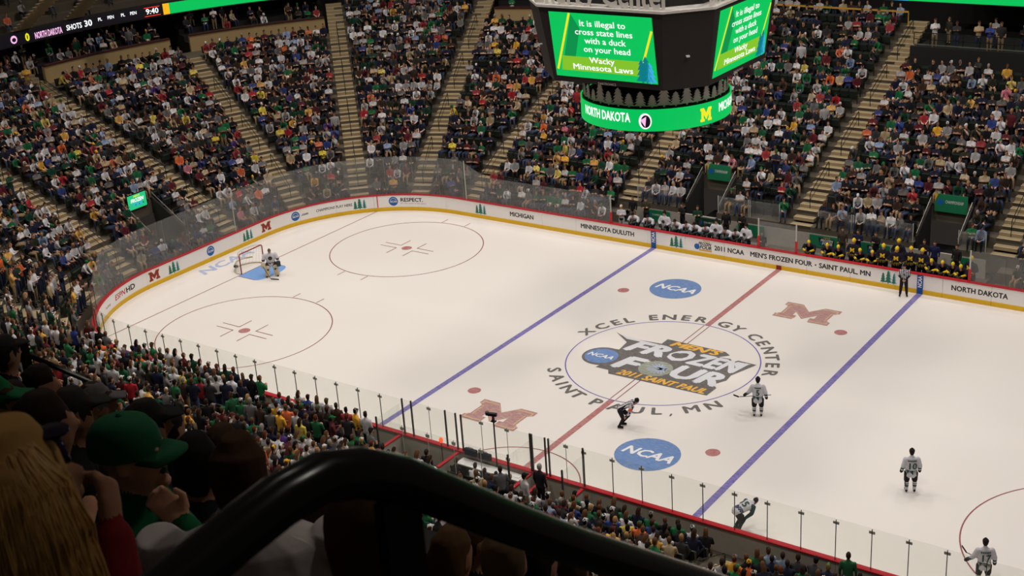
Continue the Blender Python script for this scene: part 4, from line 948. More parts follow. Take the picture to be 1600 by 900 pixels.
for x, sh, pa, po, lb in ((-10.3, (34, 32, 34), (150, 128, 96), 0, 'coach in black jacket and khaki trousers at the left bench end'), (-9.4, (58, 54, 40), DK, 1, 'staff member in olive jacket with folded arms behind white-jersey bench'),
    (-7.0, DK, DK, 2, 'staff member in black top standing by the bench tunnel'), (-6.0, (30, 62, 46), (60, 58, 56), 1, 'coach in dark green jacket with folded arms'), (-4.2, DK, DK, 0, 'coach in black suit behind white-jersey bench, left one'), (-3.2, (32, 30, 30), DK, 2, 'coach in black suit behind white-jersey bench, right one'),
    (2.75, (70, 58, 50), (60, 54, 50), 0, 'coach in brown suit behind yellow-helmet bench'), (3.6, (28, 34, 66), DK, 1, 'staff member in navy hooded top behind yellow-helmet bench'), (4.6, DK, DK, 2, 'staff member in black with a clipboard at the yellow-helmet bench'), (7.2, (34, 28, 32), DK, 1, 'dark-haired woman in black by the right tunnel'),
    (7.75, (36, 40, 84), DK, 0, 'staff member in blue jacket behind yellow-helmet bench'), (8.9, (40, 36, 36), DK, 0, 'coach in dark suit with gold tie at right of the bench')):
    simple_person(x, 15.0, .42, random.gauss(0, .2), sh, pa, (50, 38, 28), lb, po, 'long' if 'woman' in lb else 'short')
simple_person(-10.35, 13.75, .25, .3, (200, 200, 206), (200, 198, 196), (190, 180, 150), 'backup goalie in white with cream mask at the left bench end', 1, 'short', 'cap', (200, 190, 160), (40, 60, 60))
simple_person(-1.35, 13.7, .0, 0, DK, DK, (40, 30, 24), 'staff member in black crouching by the red bench post', 2)
# ------------------------------------------------------------------ skaters and officials on the ice
def bend(th, h=.88): 
    c_, s_ = math.cos(th), math.sin(th)
    return lambda q: np.array([q[0], q[1]*c_-(q[2]-h)*s_, h+(q[2]-h)*c_+q[1]*s_])
def digits(o, t, fn, z, h, w_, m, y0=.02, ry=.175):
    def mp(u, v):
        q = np.array([-u, y0+ry*math.sqrt(max(0, 1-(u/.275)**2))+.014, z+v]); return tuple(fn(q)) if fn else tuple(q)
    flat('jersey_number' if len(t) < 3 else 'jersey_name', text2d(t, h, w_, bold=.03), mp, m, o)
def blocks(o, n):                    # the name bar: lettering too small to read in the photograph
    S = join2d(*[poly2d(*[((i-(n-1)/2)*.055+a, b) for a, b in ((-.02, -.035), (.02, -.035), (.02, .035), (-.02, .035))]) for i in range(n)])
    flat('jersey_name', S, lambda u, v: (-u, .02+.15*math.sqrt(1-(u/.275)**2)+.016, 1.42+v), m_num, o)
m_num = mat('number_green', srgb(24, 62, 56), .7)
FPB = {k: player(k).arrays(.02, 9000, 1) for k in ('stick_left', 'stand')}
def skater(x, y, yaw, pose, num, label, stick=None, name=None):
    V, F, g = FPB[pose]; o = link('person', mesh_arrays('person', V, F, paint_player(V, F, g, WHITE_J))); o.location = (x, y, 0); o.rotation_euler = (0, 0, yaw); tag(o, label, 'person')
    digits(o, num, None, 1.08, .26, .15*len(num), m_num); blocks(o, name)
    return o
m_stick = mat('stick_shaft', srgb(60, 56, 54), .4); m_tape = mat('stick_tape', srgb(34, 32, 32), .8)
def stick(label, pts):
    p = [Vector(q) for q in pts]; root = thing('hockey_stick', label, 'stick', p[-1]); L = p[-1]
    MB().tube([p[0]-L, p[1]-L], .016, 6).build('shaft', m_stick, root)
    d_ = (p[2]-p[1]); mb = MB(); up = Vector((0, 0, 1))
    V = [p[1]-L+up*-.03, p[1]-L+up*.035, p[2]-L+up*.035, p[2]-L+up*-.03]; n_ = d_.cross(up).normalized()*.012
    mb.add([v-n_ for v in V]+[v+n_ for v in V], [(0, 1, 2, 3), (7, 6, 5, 4), (0, 4, 5, 1), (1, 5, 6, 2), (2, 6, 7, 3), (3, 7, 4, 0)]).build('blade', m_tape, root)
def w2(x, y, yaw, p): c_, s_ = math.cos(yaw), math.sin(yaw); return (x+p[0]*c_-p[1]*s_, y+p[0]*s_+p[1]*c_, p[2])
Y5 = math.radians(214)
# facing away from the camera: the local left hand shows on the picture's left
skater(6.32, -2.96, math.radians(205), 'stick_left', '5', 'skater number 5 in white jersey seen from behind near the centre circle', name=5)
# local -x hand carries the stick pointing out to the picture's left
ha = w2(6.32, -2.96, math.radians(205), (-.56, -.2, .93)); 
hx = w2(6.32, -2.96, math.radians(205), (.5, -.02, .9))
def pix(px, py, dist_):
    v = _f*FPX+CR*(px-800)-CU*(py-450); v = v/np.linalg.norm(v); return tuple(CAM+v*dist_)
d5 = np.linalg.norm(np.array(ha)-CAM)
stick('dark hockey stick held out low by skater number 5', [ha, pix(1154, 620, d5+.2), pix(1146, 617, d5+.3)])
skater(14.04, -5.85, math.radians(210), 'stand', '10', 'skater number 10 in white jersey gliding away on open ice', name=6)
ha = w2(14.04, -5.85, math.radians(210), (.45, -.04, .95)); d10 = np.linalg.norm(np.array(ha)-CAM)
stick('dark hockey stick hanging from the left hand of skater number 10', [pix(1413, 735, d10-.05), pix(1414, 752, d10), pix(1415, 757, d10-.2)])
skater(18.24, -10.56, math.radians(208), 'stick_left', '17', 'skater number 17 in white jersey cut off by the bottom right edge', name=6)
ha = w2(18.24, -10.56, math.radians(208), (.5, -.1, 1.1)); d17 = np.linalg.norm(np.array(ha)-CAM)
stick('dark hockey stick of skater number 17 reaching over the glass line', [pix(1530, 873, d17), pix(1510, 863, d17+.3), pix(1503, 853, d17+.35)])
# bent-over skater by the near boards
def bent(kit_stripe=False, th=.95, arms='knee', white=True):
    b = Body(); fn = bend(th)
    b.limb([(0, .03, .82), (0, .03, 1.02), (0, .02, 1.3), (0, .02, 1.46), (0, .02, 1.54)], [(.24, .17), (.22, .16), (.26, .16), (.22, .13), (.09, .08)] if white else [(.18, .13), (.165, .12), (.2, .125), (.18, .1), (.08, .07)], SHIRT)
    b.xform(fn); k = 1 if white else .82
    for s in (-1, 1):
        sh = fn(np.array([s*.24*k, .02, 1.43])); el = np.array([s*.3*k, -.42, .82]); ha = np.array([s*.17, -.2, .6])
        b.limb([sh, el], [.1*k, .08*k], SLEEVE); b.limb([el, ha], [.08*k, .058*k], SLEEVE); b.limb([ha, ha+np.array([0, .03, -.1])], [.06*k, .05*k], ACC2)
    hc = fn(np.array([0, -.02, 1.66])); n0 = len(b.p); head(b, (0, 0, 0), 'none', 'helmet'); c_, s_ = math.cos(th*.45), math.sin(th*.45)
    b.xform(lambda q: np.array([q[0], q[1]*c_-q[2]*s_, q[2]*c_+q[1]*s_])+hc, n0)
    for s in (-1, 1):
        yk = -.28 if s > 0 else -.1; yf = .0 if s > 0 else .08
        b.limb([(s*.12, .04, .84), (s*.15, yk, .48)], [.14*k, .105*k], PANTS); b.limb([(s*.15, yk, .5), (s*.16, yf, .14)], [.085*k, .06*k], FACE)
        b.limb([(s*.16, yf+.05, .09), (s*.17, yf-.16, .085)], [(.05, .06), (.045, .045)], SHOE); b.limb([(s*.16, yf+.1, .02), (s*.17, yf-.18, .02)], [(.012, .022), (.012, .022)], HAIR)
    return b, fn
b, fn = bent(th=1.3); V, F, g = b.arrays(.02, 9000); C = paint_player(V, F, g, WHITE_J, True)
inv = bend(-1.3); c = V[F].mean(1); zz = np.array([inv(q)[2] for q in c]); C[(g == SHIRT) & (zz > .88) & (zz < 1.02)] = srgb(60, 66, 92); C[(g == SHIRT) & (zz > .94) & (zz < .97)] = srgb(120, 122, 140); C[g == FACE] = srgb(28, 52, 44)
o = link('person', mesh_arrays('person', V, F, C)); o.location = (9.6, -11.55, 0); o.rotation_euler = (0, 0, math.radians(36+90+22)); tag(o, 'skater number 15 in white jersey bent over beside the near boards', 'person')
digits(o, '15', fn, 1.1, .26, .3, m_num)
# referee with orange armband, bent forward; linesman at the far boards
def official(b, V, F, g, inv=None):
    P = np.array([srgb(*c) for c in ((190, 142, 116), (215, 212, 210), (212, 210, 216), (36, 30, 38), (22, 20, 22), (212, 210, 216), (30, 28, 30), (212, 210, 216), (36, 30, 38), (190, 142, 116))])
    C = P[g].copy(); c = V[F].mean(1); m = np.isin(g, (SHIRT, SLEEVE, ACC)) & (np.sin(c[:, 0]*2*math.pi/.085) > 0.1); C[m] = srgb(28, 26, 36); return C, c
b, fn = bent(th=1.0, white=False); V, F, g = b.arrays(.014, 16000); C, c = official(b, V, F, g)
C[(g == SLEEVE) & (c[:, 2] > .92) & (c[:, 2] < 1.05) & (np.abs(c[:, 0]) > .17)] = srgb(240, 100, 40)
o = link('person', mesh_arrays('person', V, F, C)); o.location = (1.68, -6.55, 0); o.rotation_euler = (0, 0, math.radians(20+90)); tag(o, 'referee in striped shirt and orange armbands bent forward at the circle', 'person')
b = standing(0, 'short', 'cap'); b = Body()
b.limb([(0, .02, .90), (0, .02, 1.05), (0, .01, 1.28), (0, .01, 1.42), (0, .01, 1.47)], [(.18, .125), (.17, .12), (.21, .13), (.185, .10), (.08, .07)], SHIRT)
for s in (-1, 1):
    arm(b, (s*.2, .01, 1.41), (s*.27, .0, 1.14), (s*.05, -.17, .93), (.065, .055, .04)); b.limb([(s*.09, .02, .92), (s*.13, 0, .5), (s*.16, .03, .14)], [.11, .085, .065], PANTS)
    b.limb([(s*.16, .06, .08), (s*.19, -.14, .07)], [(.05, .05), (.045, .04)], SHOE); b.limb([(s*.16, .1, .02), (s*.19, -.17, .02)], [.013, .013], HAIR)
head(b, (0, -.01, 1.64), 'none', 'helmet'); V, F, g = b.arrays(.014, 16000); C, c = official(b, V, F, g)
o = link('person', mesh_arrays('person', V, F, C)); o.location = (7.15, 12.3, 0); o.rotation_euler = (0, 0, math.radians(20)); tag(o, 'linesman in striped shirt standing at the far boards by the blue line', 'person')
# goalie
b = Body()
b.limb([(0, .05, .72), (0, .03, .95), (0, -.05, 1.2), (0, -.08, 1.36), (0, -.1, 1.44)], [(.27, .2), (.26, .19), (.3, .19), (.25, .14), (.09, .08)], SHIRT)
for s in (-1, 1):
    b.limb([(s*.28, -.06, 1.34), (s*.4, -.1, 1.06)], [.12, .1], SLEEVE); b.limb([(s*.4, -.1, 1.06), (s*.42, -.34, .88)], [.1, .07], SLEEVE)
    b.limb([(s*.42, -.36, .96), (s*.44, -.4, .7)], [(.13, .06), (.12, .06)], FACE if s < 0 else ACC2)
    b.limb([(s*.16, .04, .74), (s*.22, -.14, .5)], [.16, .13], PANTS); b.limb([(s*.22, -.17, .62), (s*.24, -.15, .4), (s*.28, -.1, .08)], [(.15, .1), (.145, .1), (.15, .1)], FACE)
    b.limb([(s*.28, -.06, .05), (s*.32, -.24, .05)], [.05, .05], SHOE)
head(b, (0, -.14, 1.55), 'none', 'helmet'); V, F, g = b.arrays(.018, 9000)
P = np.array([srgb(*c) for c in ((150, 120, 96), (30, 30, 30), (200, 198, 206), (60, 46, 58), (40, 36, 36), (40, 40, 44), (96, 82, 62), (200, 198, 206), (196, 184, 158), (54, 60, 64))]); C = P[g]; c = V[F].mean(1); C[(g == SLEEVE) & (c[:, 2] < 1.1) & (c[:, 2] > 1.02)] = srgb(70, 50, 66); C[(g == SHIRT) & (c[:, 2] > .8) & (c[:, 2] < .87)] = srgb(50, 46, 60)
go = link('person', mesh_arrays('person', V, F, C)); go.location = (-25.3, -.25, 0); go.rotation_euler = (0, 0, math.radians(-15+90-30)); tag(go, 'goalie in white jersey and cream leg pads standing at the goal crease', 'person')
flat('chest_crest', disc2d(.12, .12), lambda u, v: (u, -.255+abs(u)*.2, 1.16+v), m_blk, go)
stick('wide goalie stick held low beside the goal crease', [w2(-25.3, -.25, math.radians(45), (-.46, -.46, .8)), w2(-25.3, -.25, math.radians(45), (-.1, -.75, .1)), w2(-25.3, -.25, math.radians(45), (.35, -.85, .05))])
# goal
m_pipe = mat('goal_pipe_red', srgb(150, 26, 40), .35); m_net = mat('goal_net_white', srgb(205, 200, 196), .8); m_pad = mat('goal_pad', srgb(200, 190, 165), .8)
goal = thing('hockey_goal', 'red-framed hockey goal with white net on the goal line', 'goal', (gx, 0, 0))
MB().tube([(0, -.915, 0), (0, -.915, 1.15), (0, -.86, 1.22), (0, .86, 1.22), (0, .915, 1.15), (0, .915, 0)], .035, 8).build('goal_frame', m_pipe, goal, True)
base_c = [(-1.1*math.sin(a)*1.0, -.915*math.cos(a)*1.12 if abs(math.cos(a)) < .999 else -.915*math.cos(a), .03) for a in np.linspace(0, math.pi, 17)]
MB().tube(base_c, .04, 8).build('base_frame', m_pad, goal, True)
topc = [(-.5*math.sin(a), -.915*math.cos(a), 1.2) for a in np.linspace(0, math.pi, 17)]
MB().tube(topc, .02, 6).build('top_frame', m_pad, goal, True)
nb = MB()
for i in range(17): nb.tube([topc[i], base_c[i]], .006, 3)
for k in np.linspace(.1, .9, 9): nb.tube([tuple(np.array(topc[i])*(1-k)+np.array(base_c[i])*k) for i in range(17)], .006, 3)
for i in range(1, 16): nb.tube([topc[i], (0, topc[i][1], 1.21)], .006, 3)
nb.build('net', m_net, goal)
mb = MB(); mb.tube([(-.75, -.75, .3), (-1.0, -.3, .42), (-1.02, .3, .42), (-.8, .8, .36)], .05, 6); mb.build('skirt_pad', m_pad, goal, True); MB().box((-.62, -.72, .33), (.16, .16, .13)).build('goal_camera', m_blackmetal, goal)

# ------------------------------------------------------------------ penalty boxes and scorers' bench on the near side
pb_ = thing('penalty_box_glass', 'clear glass front, rear and side screens of the near penalty boxes', 'glass', (0, -B-.08, 0)); bo = -B-.08
for a, b in ((-4.9, -4.4), (-4.4, -3.5), (-3.5, -2.65), (-2.65, -2.12), (-1.85, -.85), (-.85, .4), (.4, 1.52), (1.6, 2.18), (2.36, 3.15), (3.15, 3.92)):
    MB().box(((a+b)/2, 0, 1.9), (b-a-.02, .012, 1.62)).build('glass_pane', g_near, pb_)
for x in (-4.9, -4.42, -2.65, -2.12, -1.85, 1.5, 1.58, 2.2, 2.36, 3.92): MB().box((x, -.01, 1.88), (.055, .06, 1.72)).build('post', m_post, pb_)
for x in (-3.5, -.85, .4, 3.15): MB().box((x, 0, 1.9), (.02, .02, 1.62)).box((x, 0, 2.6), (.2, .03, .12)).build('joint_post', m_clip, pb_)
for a, b in ((-5.05, -3.7), (-3.7, -2.4), (-2.4, -1.1), (-1.1, .2), (.2, 1.5)):
    MB().box(((a+b)/2, -1.5, 1.75), (b-a-.02, .012, 1.5)).build('glass_pane', g_near, pb_); MB().box((b, -1.5, 2.35), (.18, .03, .14)).box((b, -1.5, 1.75), (.02, .02, 1.5)).build('joint_post', m_clip, pb_)
for x in (-5.05, 3.95, 1.5):
    MB().box((x, -.75, 1.75), (.012, 1.45, 1.45)).build('glass_pane', g_near, pb_)
    MB().box((x, -1.5, 1.4), (.06, .06, 2.3)).build('post', m_post, pb_)
for x in (-5.05, -2.0, 1.55, 2.28, 3.95):
    pt = thing('box_partition', f'grey partition with red cap between the penalty boxes, {("first", "second", "third", "fourth", "fifth")[(-5.05, -2.0, 1.55, 2.28, 3.95).index(x)]} from the left', 'partition', (x, -B-.95, 0))
    MB().box((0, 0, .53), (.09, 1.3, 1.0)).build('panel', m_back, pt); MB().box((0, 0, 1.06), (.14, 1.34, .06)).build('cap', m_cap, pt)
tb = thing('scorers_table', 'white scorers table with papers behind the near glass', 'table', (-.2, -B-.45, 0))
MB().box((0, 0, .84), (3.2, .5, .05)).build('top', m_wht, tb)
for q in (-1.5, 0, 1.5): MB().box((q, 0, .41), (.06, .44, .82)).build('leg', m_post, tb)
for i, (x, y, lb) in enumerate(((.95, -B-.42, 'white papers at the right end of the scorers table'), (-1.3, -B-.5, 'white papers at the left end of the scorers table'))):
    o = MB().box((0, 0, .006), (.34, .26, .012), .2).box((.05, .03, .016), (.3, .22, .008), -.1).build('paper_stack', m_wht); o.location = (x, y, .866); tag(o, lb, 'papers')
t2 = thing('penalty_bench', 'pale bench inside the left penalty box', 'bench', (-3.4, -B-1.0, 0)); MB().box((0, 0, .44), (2.3, .36, .06)).build('seat', m_wht, t2); [MB().box((q, 0, .2), (.06, .3, .41)).build('leg', m_post, t2) for q in (-1, 1)]
for x, y, sh, lb, po, hr_ in ((-1.5, -14.15, (26, 26, 30), 'official in black leaning over the left end of the scorers table', 2, (70, 50, 34)), (-.6, -14.1, (206, 204, 206), 'official in striped top seated at the scorers table', 2, (60, 44, 30)), (.0, -14.1, DK, 'official in black seated second at the scorers table', 0, (60, 40, 28)), (.55, -14.1, (30, 30, 40), 'official in dark suit seated third at the scorers table', 0, (40, 32, 28)), (1.15, -14.15, (32, 32, 34), 'bald official in black at the right end of the scorers table', 2, (170, 130, 104))):
    q = thing('folding_chair', f'dark chair under the {lb}', 'chair', (x, y, 0)); MB().box((0, 0, .42), (.42, .4, .05)).build('seat', m_blackmetal, q); MB().box((0, -.2, .68), (.42, .04, .4)).build('backrest', m_blackmetal, q)
    for sx in (-1, 1):
        for sy in (-1, 1): MB().box((sx*.18, sy*.17, .2), (.035, .035, .4)).build('leg', m_blackmetal, q)
    simple_person(x, y, 0, math.pi+random.gauss(0, .15), sh, DK, hr_, lb, po, seat=True)
simple_person(2.63, -14.1, .3, math.pi-.1, (34, 32, 38), DK, (150, 146, 140), 'man in dark suit standing behind glass at the right penalty box', 0, scl=1.1)
simple_person(-2.35, -14.75, 0, math.pi, (30, 28, 30), DK, (46, 36, 28), 'tall man in black standing at the rear of the left penalty box', 0, scl=1.05)
bx_ = thing('penalty_lamp', 'small orange lamp on a slim pole at the left penalty box', 'lamp', (-2.3, -B-.9, 0)); MB().tube([(0, 0, 0), (0, 0, 1.75)], .02, 6).build('pole', m_post, bx_); MB().lathe([(.05, 0), (.08, .05), (.08, .17), (.04, .22)], 10, (0, 0, 1.75)).build('lamp_head', led('lamp_orange', (250, 90, 40), 1.2), bx_)
rc = thing('robotic_camera', 'black robotic camera on a pole above the near glass', 'camera', (-.12, -B-.2, 0))
MB().tube([(0, 0, .9), (0, 0, 2.9)], .03, 8).build('pole', m_blackmetal, rc); MB().box((0, 0, 2.92), (.2, .14, .04)).box((0, 0, 3.04), (.07, .08, .2)).build('mount', m_blackmetal, rc); MB().box((-.05, .02, 3.2), (.38, .13, .13), .25).build('camera_body', m_blackmetal, rc, bevel=.02); MB().lathe([(.07, 0), (.08, .14)], 10, (-.27, -.03, 3.15)).build('lens', m_post, rc)
for x, lb in ((-1.35, 'left navy equipment bag hung at the scorers glass'), (-.65, 'right navy equipment bag hung at the scorers glass')):
    wl = thing('equipment_bag', lb, 'bag', (x, -B-.25, 1.09)); MB().box((0, 0, .15), (.6, .16, .3)).build('body', mat('bag_navy', srgb(34, 36, 56), .8), wl, bevel=.04); MB().tube([(-.15, 0, .29), (-.1, 0, .36), (.1, 0, .36), (.15, 0, .29)], .012, 6).build('handle', m_blackmetal, wl)
# ------------------------------------------------------------------ upper deck in front of the camera
DY0, DZ0, DD, DR = -49.45, 25.44, .83, .64
mb = MB()
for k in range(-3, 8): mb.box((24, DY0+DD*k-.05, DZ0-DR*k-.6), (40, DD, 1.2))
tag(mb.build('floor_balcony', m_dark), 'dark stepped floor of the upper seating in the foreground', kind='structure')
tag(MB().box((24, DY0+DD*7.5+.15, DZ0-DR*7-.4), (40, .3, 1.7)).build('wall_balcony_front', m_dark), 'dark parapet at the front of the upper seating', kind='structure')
def deckz(y): return DZ0-.771*(y-DY0)
m_hairb = mat('blond_hair', srgb(226, 176, 104), .5, noise=.35, scale=40); m_capg = mat('green_cap_cloth', srgb(14, 96, 58), .85, noise=.1, bump=.1)
def hand(b, w_, d_, n_, side=1, curl=1.9, reg=SKIN):
    w_, d_, n_ = (np.array(q, float) for q in (w_, d_, n_)); d_ /= np.linalg.norm(d_); n_ -= d_*(n_@d_); n_ /= np.linalg.norm(n_); l = np.cross(d_, n_)*side
    b.limb([w_-d_*.02, w_+d_*.045, w_+d_*.088], [(.028, .022), (.042, .02), (.04, .016)], reg, l)
    for i, ln in enumerate((.07, .08, .074, .058)):
        p = w_+d_*.085+l*(.031-.0205*i); a = .15; P = [p-d_*.02]
        for seg in (.45, .32, .23):
            a += curl/3; p = p+(d_*math.cos(a)+n_*math.sin(a))*ln*seg; P.append(p)
        b.limb(P, [.0105, .0105, .0098, .0085], reg)
    t0 = w_+d_*.025+l*.035+n_*.008; t1 = t0+(l*.6+d_*.7+n_*.35)*.04; t2 = t1+(d_*.8+n_*.6-l*.15)*.032
    b.limb([t0, t1, t2], [.015, .0125, .0095], reg)
def fg(px, py, dist_, yaw, label, shirt, hair, pose=0, hd='short', hat=None, hatc=(40, 40, 40), skin=(176, 128, 100), arms=None, vox=.014, tris=7000, acc=None, tip=0., collar=None):
    """seated spectator whose head stands where the photograph shows it"""
    hp = np.array(pix(px, py, dist_)); b = seated(pose, hd, hat) if arms is None else arms
    V, F, g = b.arrays(vox, tris, 2, 14)
    P = np.array([srgb(*c) for c in (skin, hair, shirt, (28, 28, 34), (24, 22, 22), acc or shirt, hatc, shirt, skin, acc or shirt)]); C = P[g]
    o = link('person', mesh_arrays('person', V, F, C)); c_, s_ = math.cos(yaw), math.sin(yaw)
    hl = b.headc if hasattr(b, 'headc') else (0, .02, 1.22)
    o.location = (hp[0]-(hl[0]*c_-hl[1]*s_), hp[1]-(hl[0]*s_+hl[1]*c_), hp[2]-hl[2]); o.rotation_euler = (0, 0, yaw); tag(o, label, 'person')
    st_ = thing('stadium_seat', 'dark folding seat under the '+' '.join(label.split()[:8]), 'seat', (o.location.x, o.location.y, o.location.z), yaw)
    MB().box((0, .05, .41), (.44, .4, .06)).build('seat_pan', m_seat, st_); MB().box((0, .29, .66), (.46, .05, .42)).build('backrest', m_seat, st_)
    for q in (-1, 1): MB().box((q*.24, .12, .3), (.035, .3, .6)).build('armrest', m_seat, st_)
    return o
def upper(arms, hair='short', hat=None, turn=0, bend_=0., bulk=1., rise=0.):
    """seated body with explicit arms: list of (shoulder side, elbow, wrist, hand dir, palm normal)"""
    b = Body()
    k_ = bulk; b.limb([(0, .08, .50), (0, .11, .66), (0, .09, .86+rise*.6), (0, .075, .99+rise), (0, .07, 1.05+rise)], [(.2*k_, .14*k_), (.19*k_, .135*k_), (.215*k_, .135*k_), (.19*k_, .105*k_), (.1, .09)], SHIRT)
    for s, el, wr, hdir, pn_ in arms:
        sh = np.array([s*.2*k_, .075, .985+rise]); b.limb([sh, el], [.068*k_, .055*k_], SLEEVE); b.limb([el, np.array(el)*.15+np.array(wr)*.85], [.054, .042], SLEEVE); b.limb([np.array(el)*.15+np.array(wr)*.85, wr], [.033, .027], SKIN)
        hand(b, wr, hdir, pn_, s)
    n0 = len(b.p); head(b, (0, 0, 0), hair, hat); c_, s_ = math.cos(turn), math.sin(turn); cb, sb_ = math.cos(bend_), math.sin(bend_)
    # brow, lips and jaw for the near heads
    b.limb([(-.04, -.088, .03), (.04, -.088, .03)], [.012, .012], SKIN); b.limb([(-.02, -.098, -.055), (.02, -.098, -.055)], [.008, .008], ACC2); b.limb([(-.012, -.09, -.095), (.012, -.09, -.095)], [.02, .02], SKIN)
    for q in (-1, 1): b.ball((q*.032, -.09, .012), (.012, .008, .007), FACE)
    b.xform(lambda q: np.array([q[0]*c_-(q[1]*cb-q[2]*sb_)*s_, q[0]*s_+(q[1]*cb-q[2]*sb_)*c_+.035, q[1]*sb_+q[2]*cb+1.22]), n0)
    for s in (-1, 1):
        b.limb([(s*.095, .06, .52), (s*.12, -.36, .53)], [.092, .07], PANTS); b.limb([(s*.12, -.37, .51), (s*.125, -.40, .12)], [.066, .048], PANTS); b.limb([(s*.125, -.37, .045), (s*.14, -.53, .04)], [(.045, .045), (.04, .035)], SHOE)
    b.headc = (0, .035, 1.22); return b
UP = math.pi                          # yaw that faces the ice
def loc_of(px, py, dist_, yaw, hp, hl=(0, .035, 1.22)):
    """a point seen in the photograph, in the coordinates of the sitter whose head is at hp"""
    c_, s_ = math.cos(yaw), math.sin(yaw); d_ = np.array(pix(px, py, dist_))-np.array(pix(*hp)); return np.array([d_[0]*c_+d_[1]*s_+hl[0], -d_[0]*s_+d_[1]*c_+hl[1], d_[2]+hl[2]])
REST = [(1, (.27, .0, .72), (.1, -.2, .64), (-.5, -.8, -.1), (0, 0, -1)), (-1, (-.27, .0, .72), (-.1, -.2, .64), (.5, -.8, -.1), (0, 0, -1))]
wom = fg(28, 805, 2.05, UP+.15, 'blond woman with long hair and sunglasses on her head at the left edge', (168, 142, 100), (214, 164, 98), arms=upper(REST, 'long'), vox=.009, tris=18000)
HP = (52, 812, 2.95); YW = UP+.1; E_, W_, K_ = (loc_of(*q, YW, HP) for q in ((182, 915, 2.78), (174, 822, 2.8), (168, 748, 2.82)))
fg(*HP, YW, 'person in maroon sweater raising a loose fist beyond the blond hair', (132, 26, 36), (60, 42, 30), arms=upper([(-1, E_, W_, K_-W_, (.8, .3, .1)), REST[0]], 'short'), vox=.0075, tris=22000)
hb = MB(); hc = np.array((0, .035, 1.22)); rr = random.Random(3)
for i in range(2300):
    a = rr.uniform(-2.6, 2.6); t0 = rr.uniform(.0, .9)     # strands run from the crown over the sides and back
    az = math.pi/2+a*.75; P = []
    for k in range(9):
        t = k/8
        if t < .35: el_ = 1.56-t/.35*1.46; q = hc+np.array([math.cos(az)*.106*math.cos(el_), .015+math.sin(az)*.118*math.cos(el_), .004+.128*math.sin(el_)])
        else:
            tt = (t-.35)/.65; w_ = 1+.5*tt+rr.uniform(-.05, .1); q = hc+np.array([math.cos(az)*.107*w_, .02+math.sin(az)*.12*(1+.2*tt), .01-tt*(.33+.08*t0)])
        P.append(tuple(q+np.array([rr.gauss(0, .003) for _ in range(3)])))
    hb.tube(P, [.0019]*7+[.0014, .0006], 3)
hb.build('hair', m_hairb, wom, True)
sg = MB().tube([(-.082, .0, 1.302), (-.06, -.012, 1.325), (0, -.018, 1.342), (.06, -.012, 1.325), (.082, .0, 1.302)], .005, 6); m_sun = mat('sunglass_lens', srgb(70, 60, 90), .1, .8)
sgo = sg.build('sunglasses_frame', m_sun, wom, True)
for q in (-1, 1): MB().lathe([(.004, 0), (.024, .003), (.024, .007), (.004, .01)], 12).build('sunglasses_lens', m_sun, sgo).location = (q*.04, -.02, 1.328)
# man in green cap, chin on hand, in profile to the right
YC = math.radians(38+90); HP = (203, 712, 4.3); E_, W_, K_ = (loc_of(*q, YC, HP) for q in ((315, 862, 4.2), (286, 816, 4.2), (258, 788, 4.22)))
arms = [(1, E_, W_, K_-W_, (-.2, .5, .8)), (-1, (-.25, .0, .72), (-.06, -.22, .64), (.5, -.8, -.1), (0, 0, -1))]
capm = fg(*HP, YC, 'man in green baseball cap and green shirt resting his chin on his hand', (16, 96, 56), (70, 46, 30), arms=upper(arms, 'none'), vox=.008, tris=18000, skin=(214, 162, 132))
cb_ = MB(); n = 24; prof = [(1.0, .02), (1.01, .05), (.95, .085), (.75, .118), (.4, .135), (.02, .139)]
V = [(math.cos(6.28318*j/n)*.094*r_, .045+math.sin(6.28318*j/n)*.112*r_, 1.22+z) for r_, z in prof for j in range(n)]
cb_.add(V, [(i*n+j, i*n+(j+1) % n, (i+1)*n+(j+1) % n, (i+1)*n+j) for i in range(5) for j in range(n)]+[tuple(5*n+j for j in range(n))])
cap_o = cb_.build('cap', m_capg, capm, True)
br = MB(); V = []
for lay, dz in ((0, 0), (1, .008)):
    for r0 in (0, 1):
        for j in range(11):
            a = -math.pi/2+(j-5)/5*1.15; k = 1.0 if r0 == 0 else 1.0; x = math.cos(a)*.094; y = .045+math.sin(a)*.11-(0 if r0 == 0 else .078*(.75+.25*math.cos((j-5)/5*1.4))); V.append((x*(1 if r0 == 0 else .92), y, 1.247+dz-(0 if r0 == 0 else .02)-.018*abs((j-5)/5)**2))
F = []
for j in range(10): F += [(j, j+1, 12+j, 11+j), (22+j, 33+j, 34+j, 23+j), (11+j, 12+j, 34+j, 33+j), (j, 22+j, 23+j, j+1)]
br.add(V, F+[(0, 11, 33, 22), (10, 32, 43, 21)]).build('cap_brim', m_capg, capm, True)
MB().lathe([(.008, 0), (.01, .004), (.004, .009)], 8, (0, .045, 1.357)).build('cap_button', m_capg, cap_o)
# man in white jersey seen from behind
wj = fg(378, 752, 3.9, UP+.62, 'brown-haired man in white hockey jersey seen from behind beside the rail', (206, 196, 194), (74, 48, 30), arms=upper(REST, 'short', bulk=1.25, rise=.06), vox=.009, tris=15000)
MB().tube([(.085*math.cos(a), .068+.08*math.sin(a), 1.12+.012*math.sin(a)) for a in np.linspace(-.3, math.pi+.3, 14)], .017, 8).build('collar', mat('collar_dark', srgb(44, 42, 44), .8), wj, True)
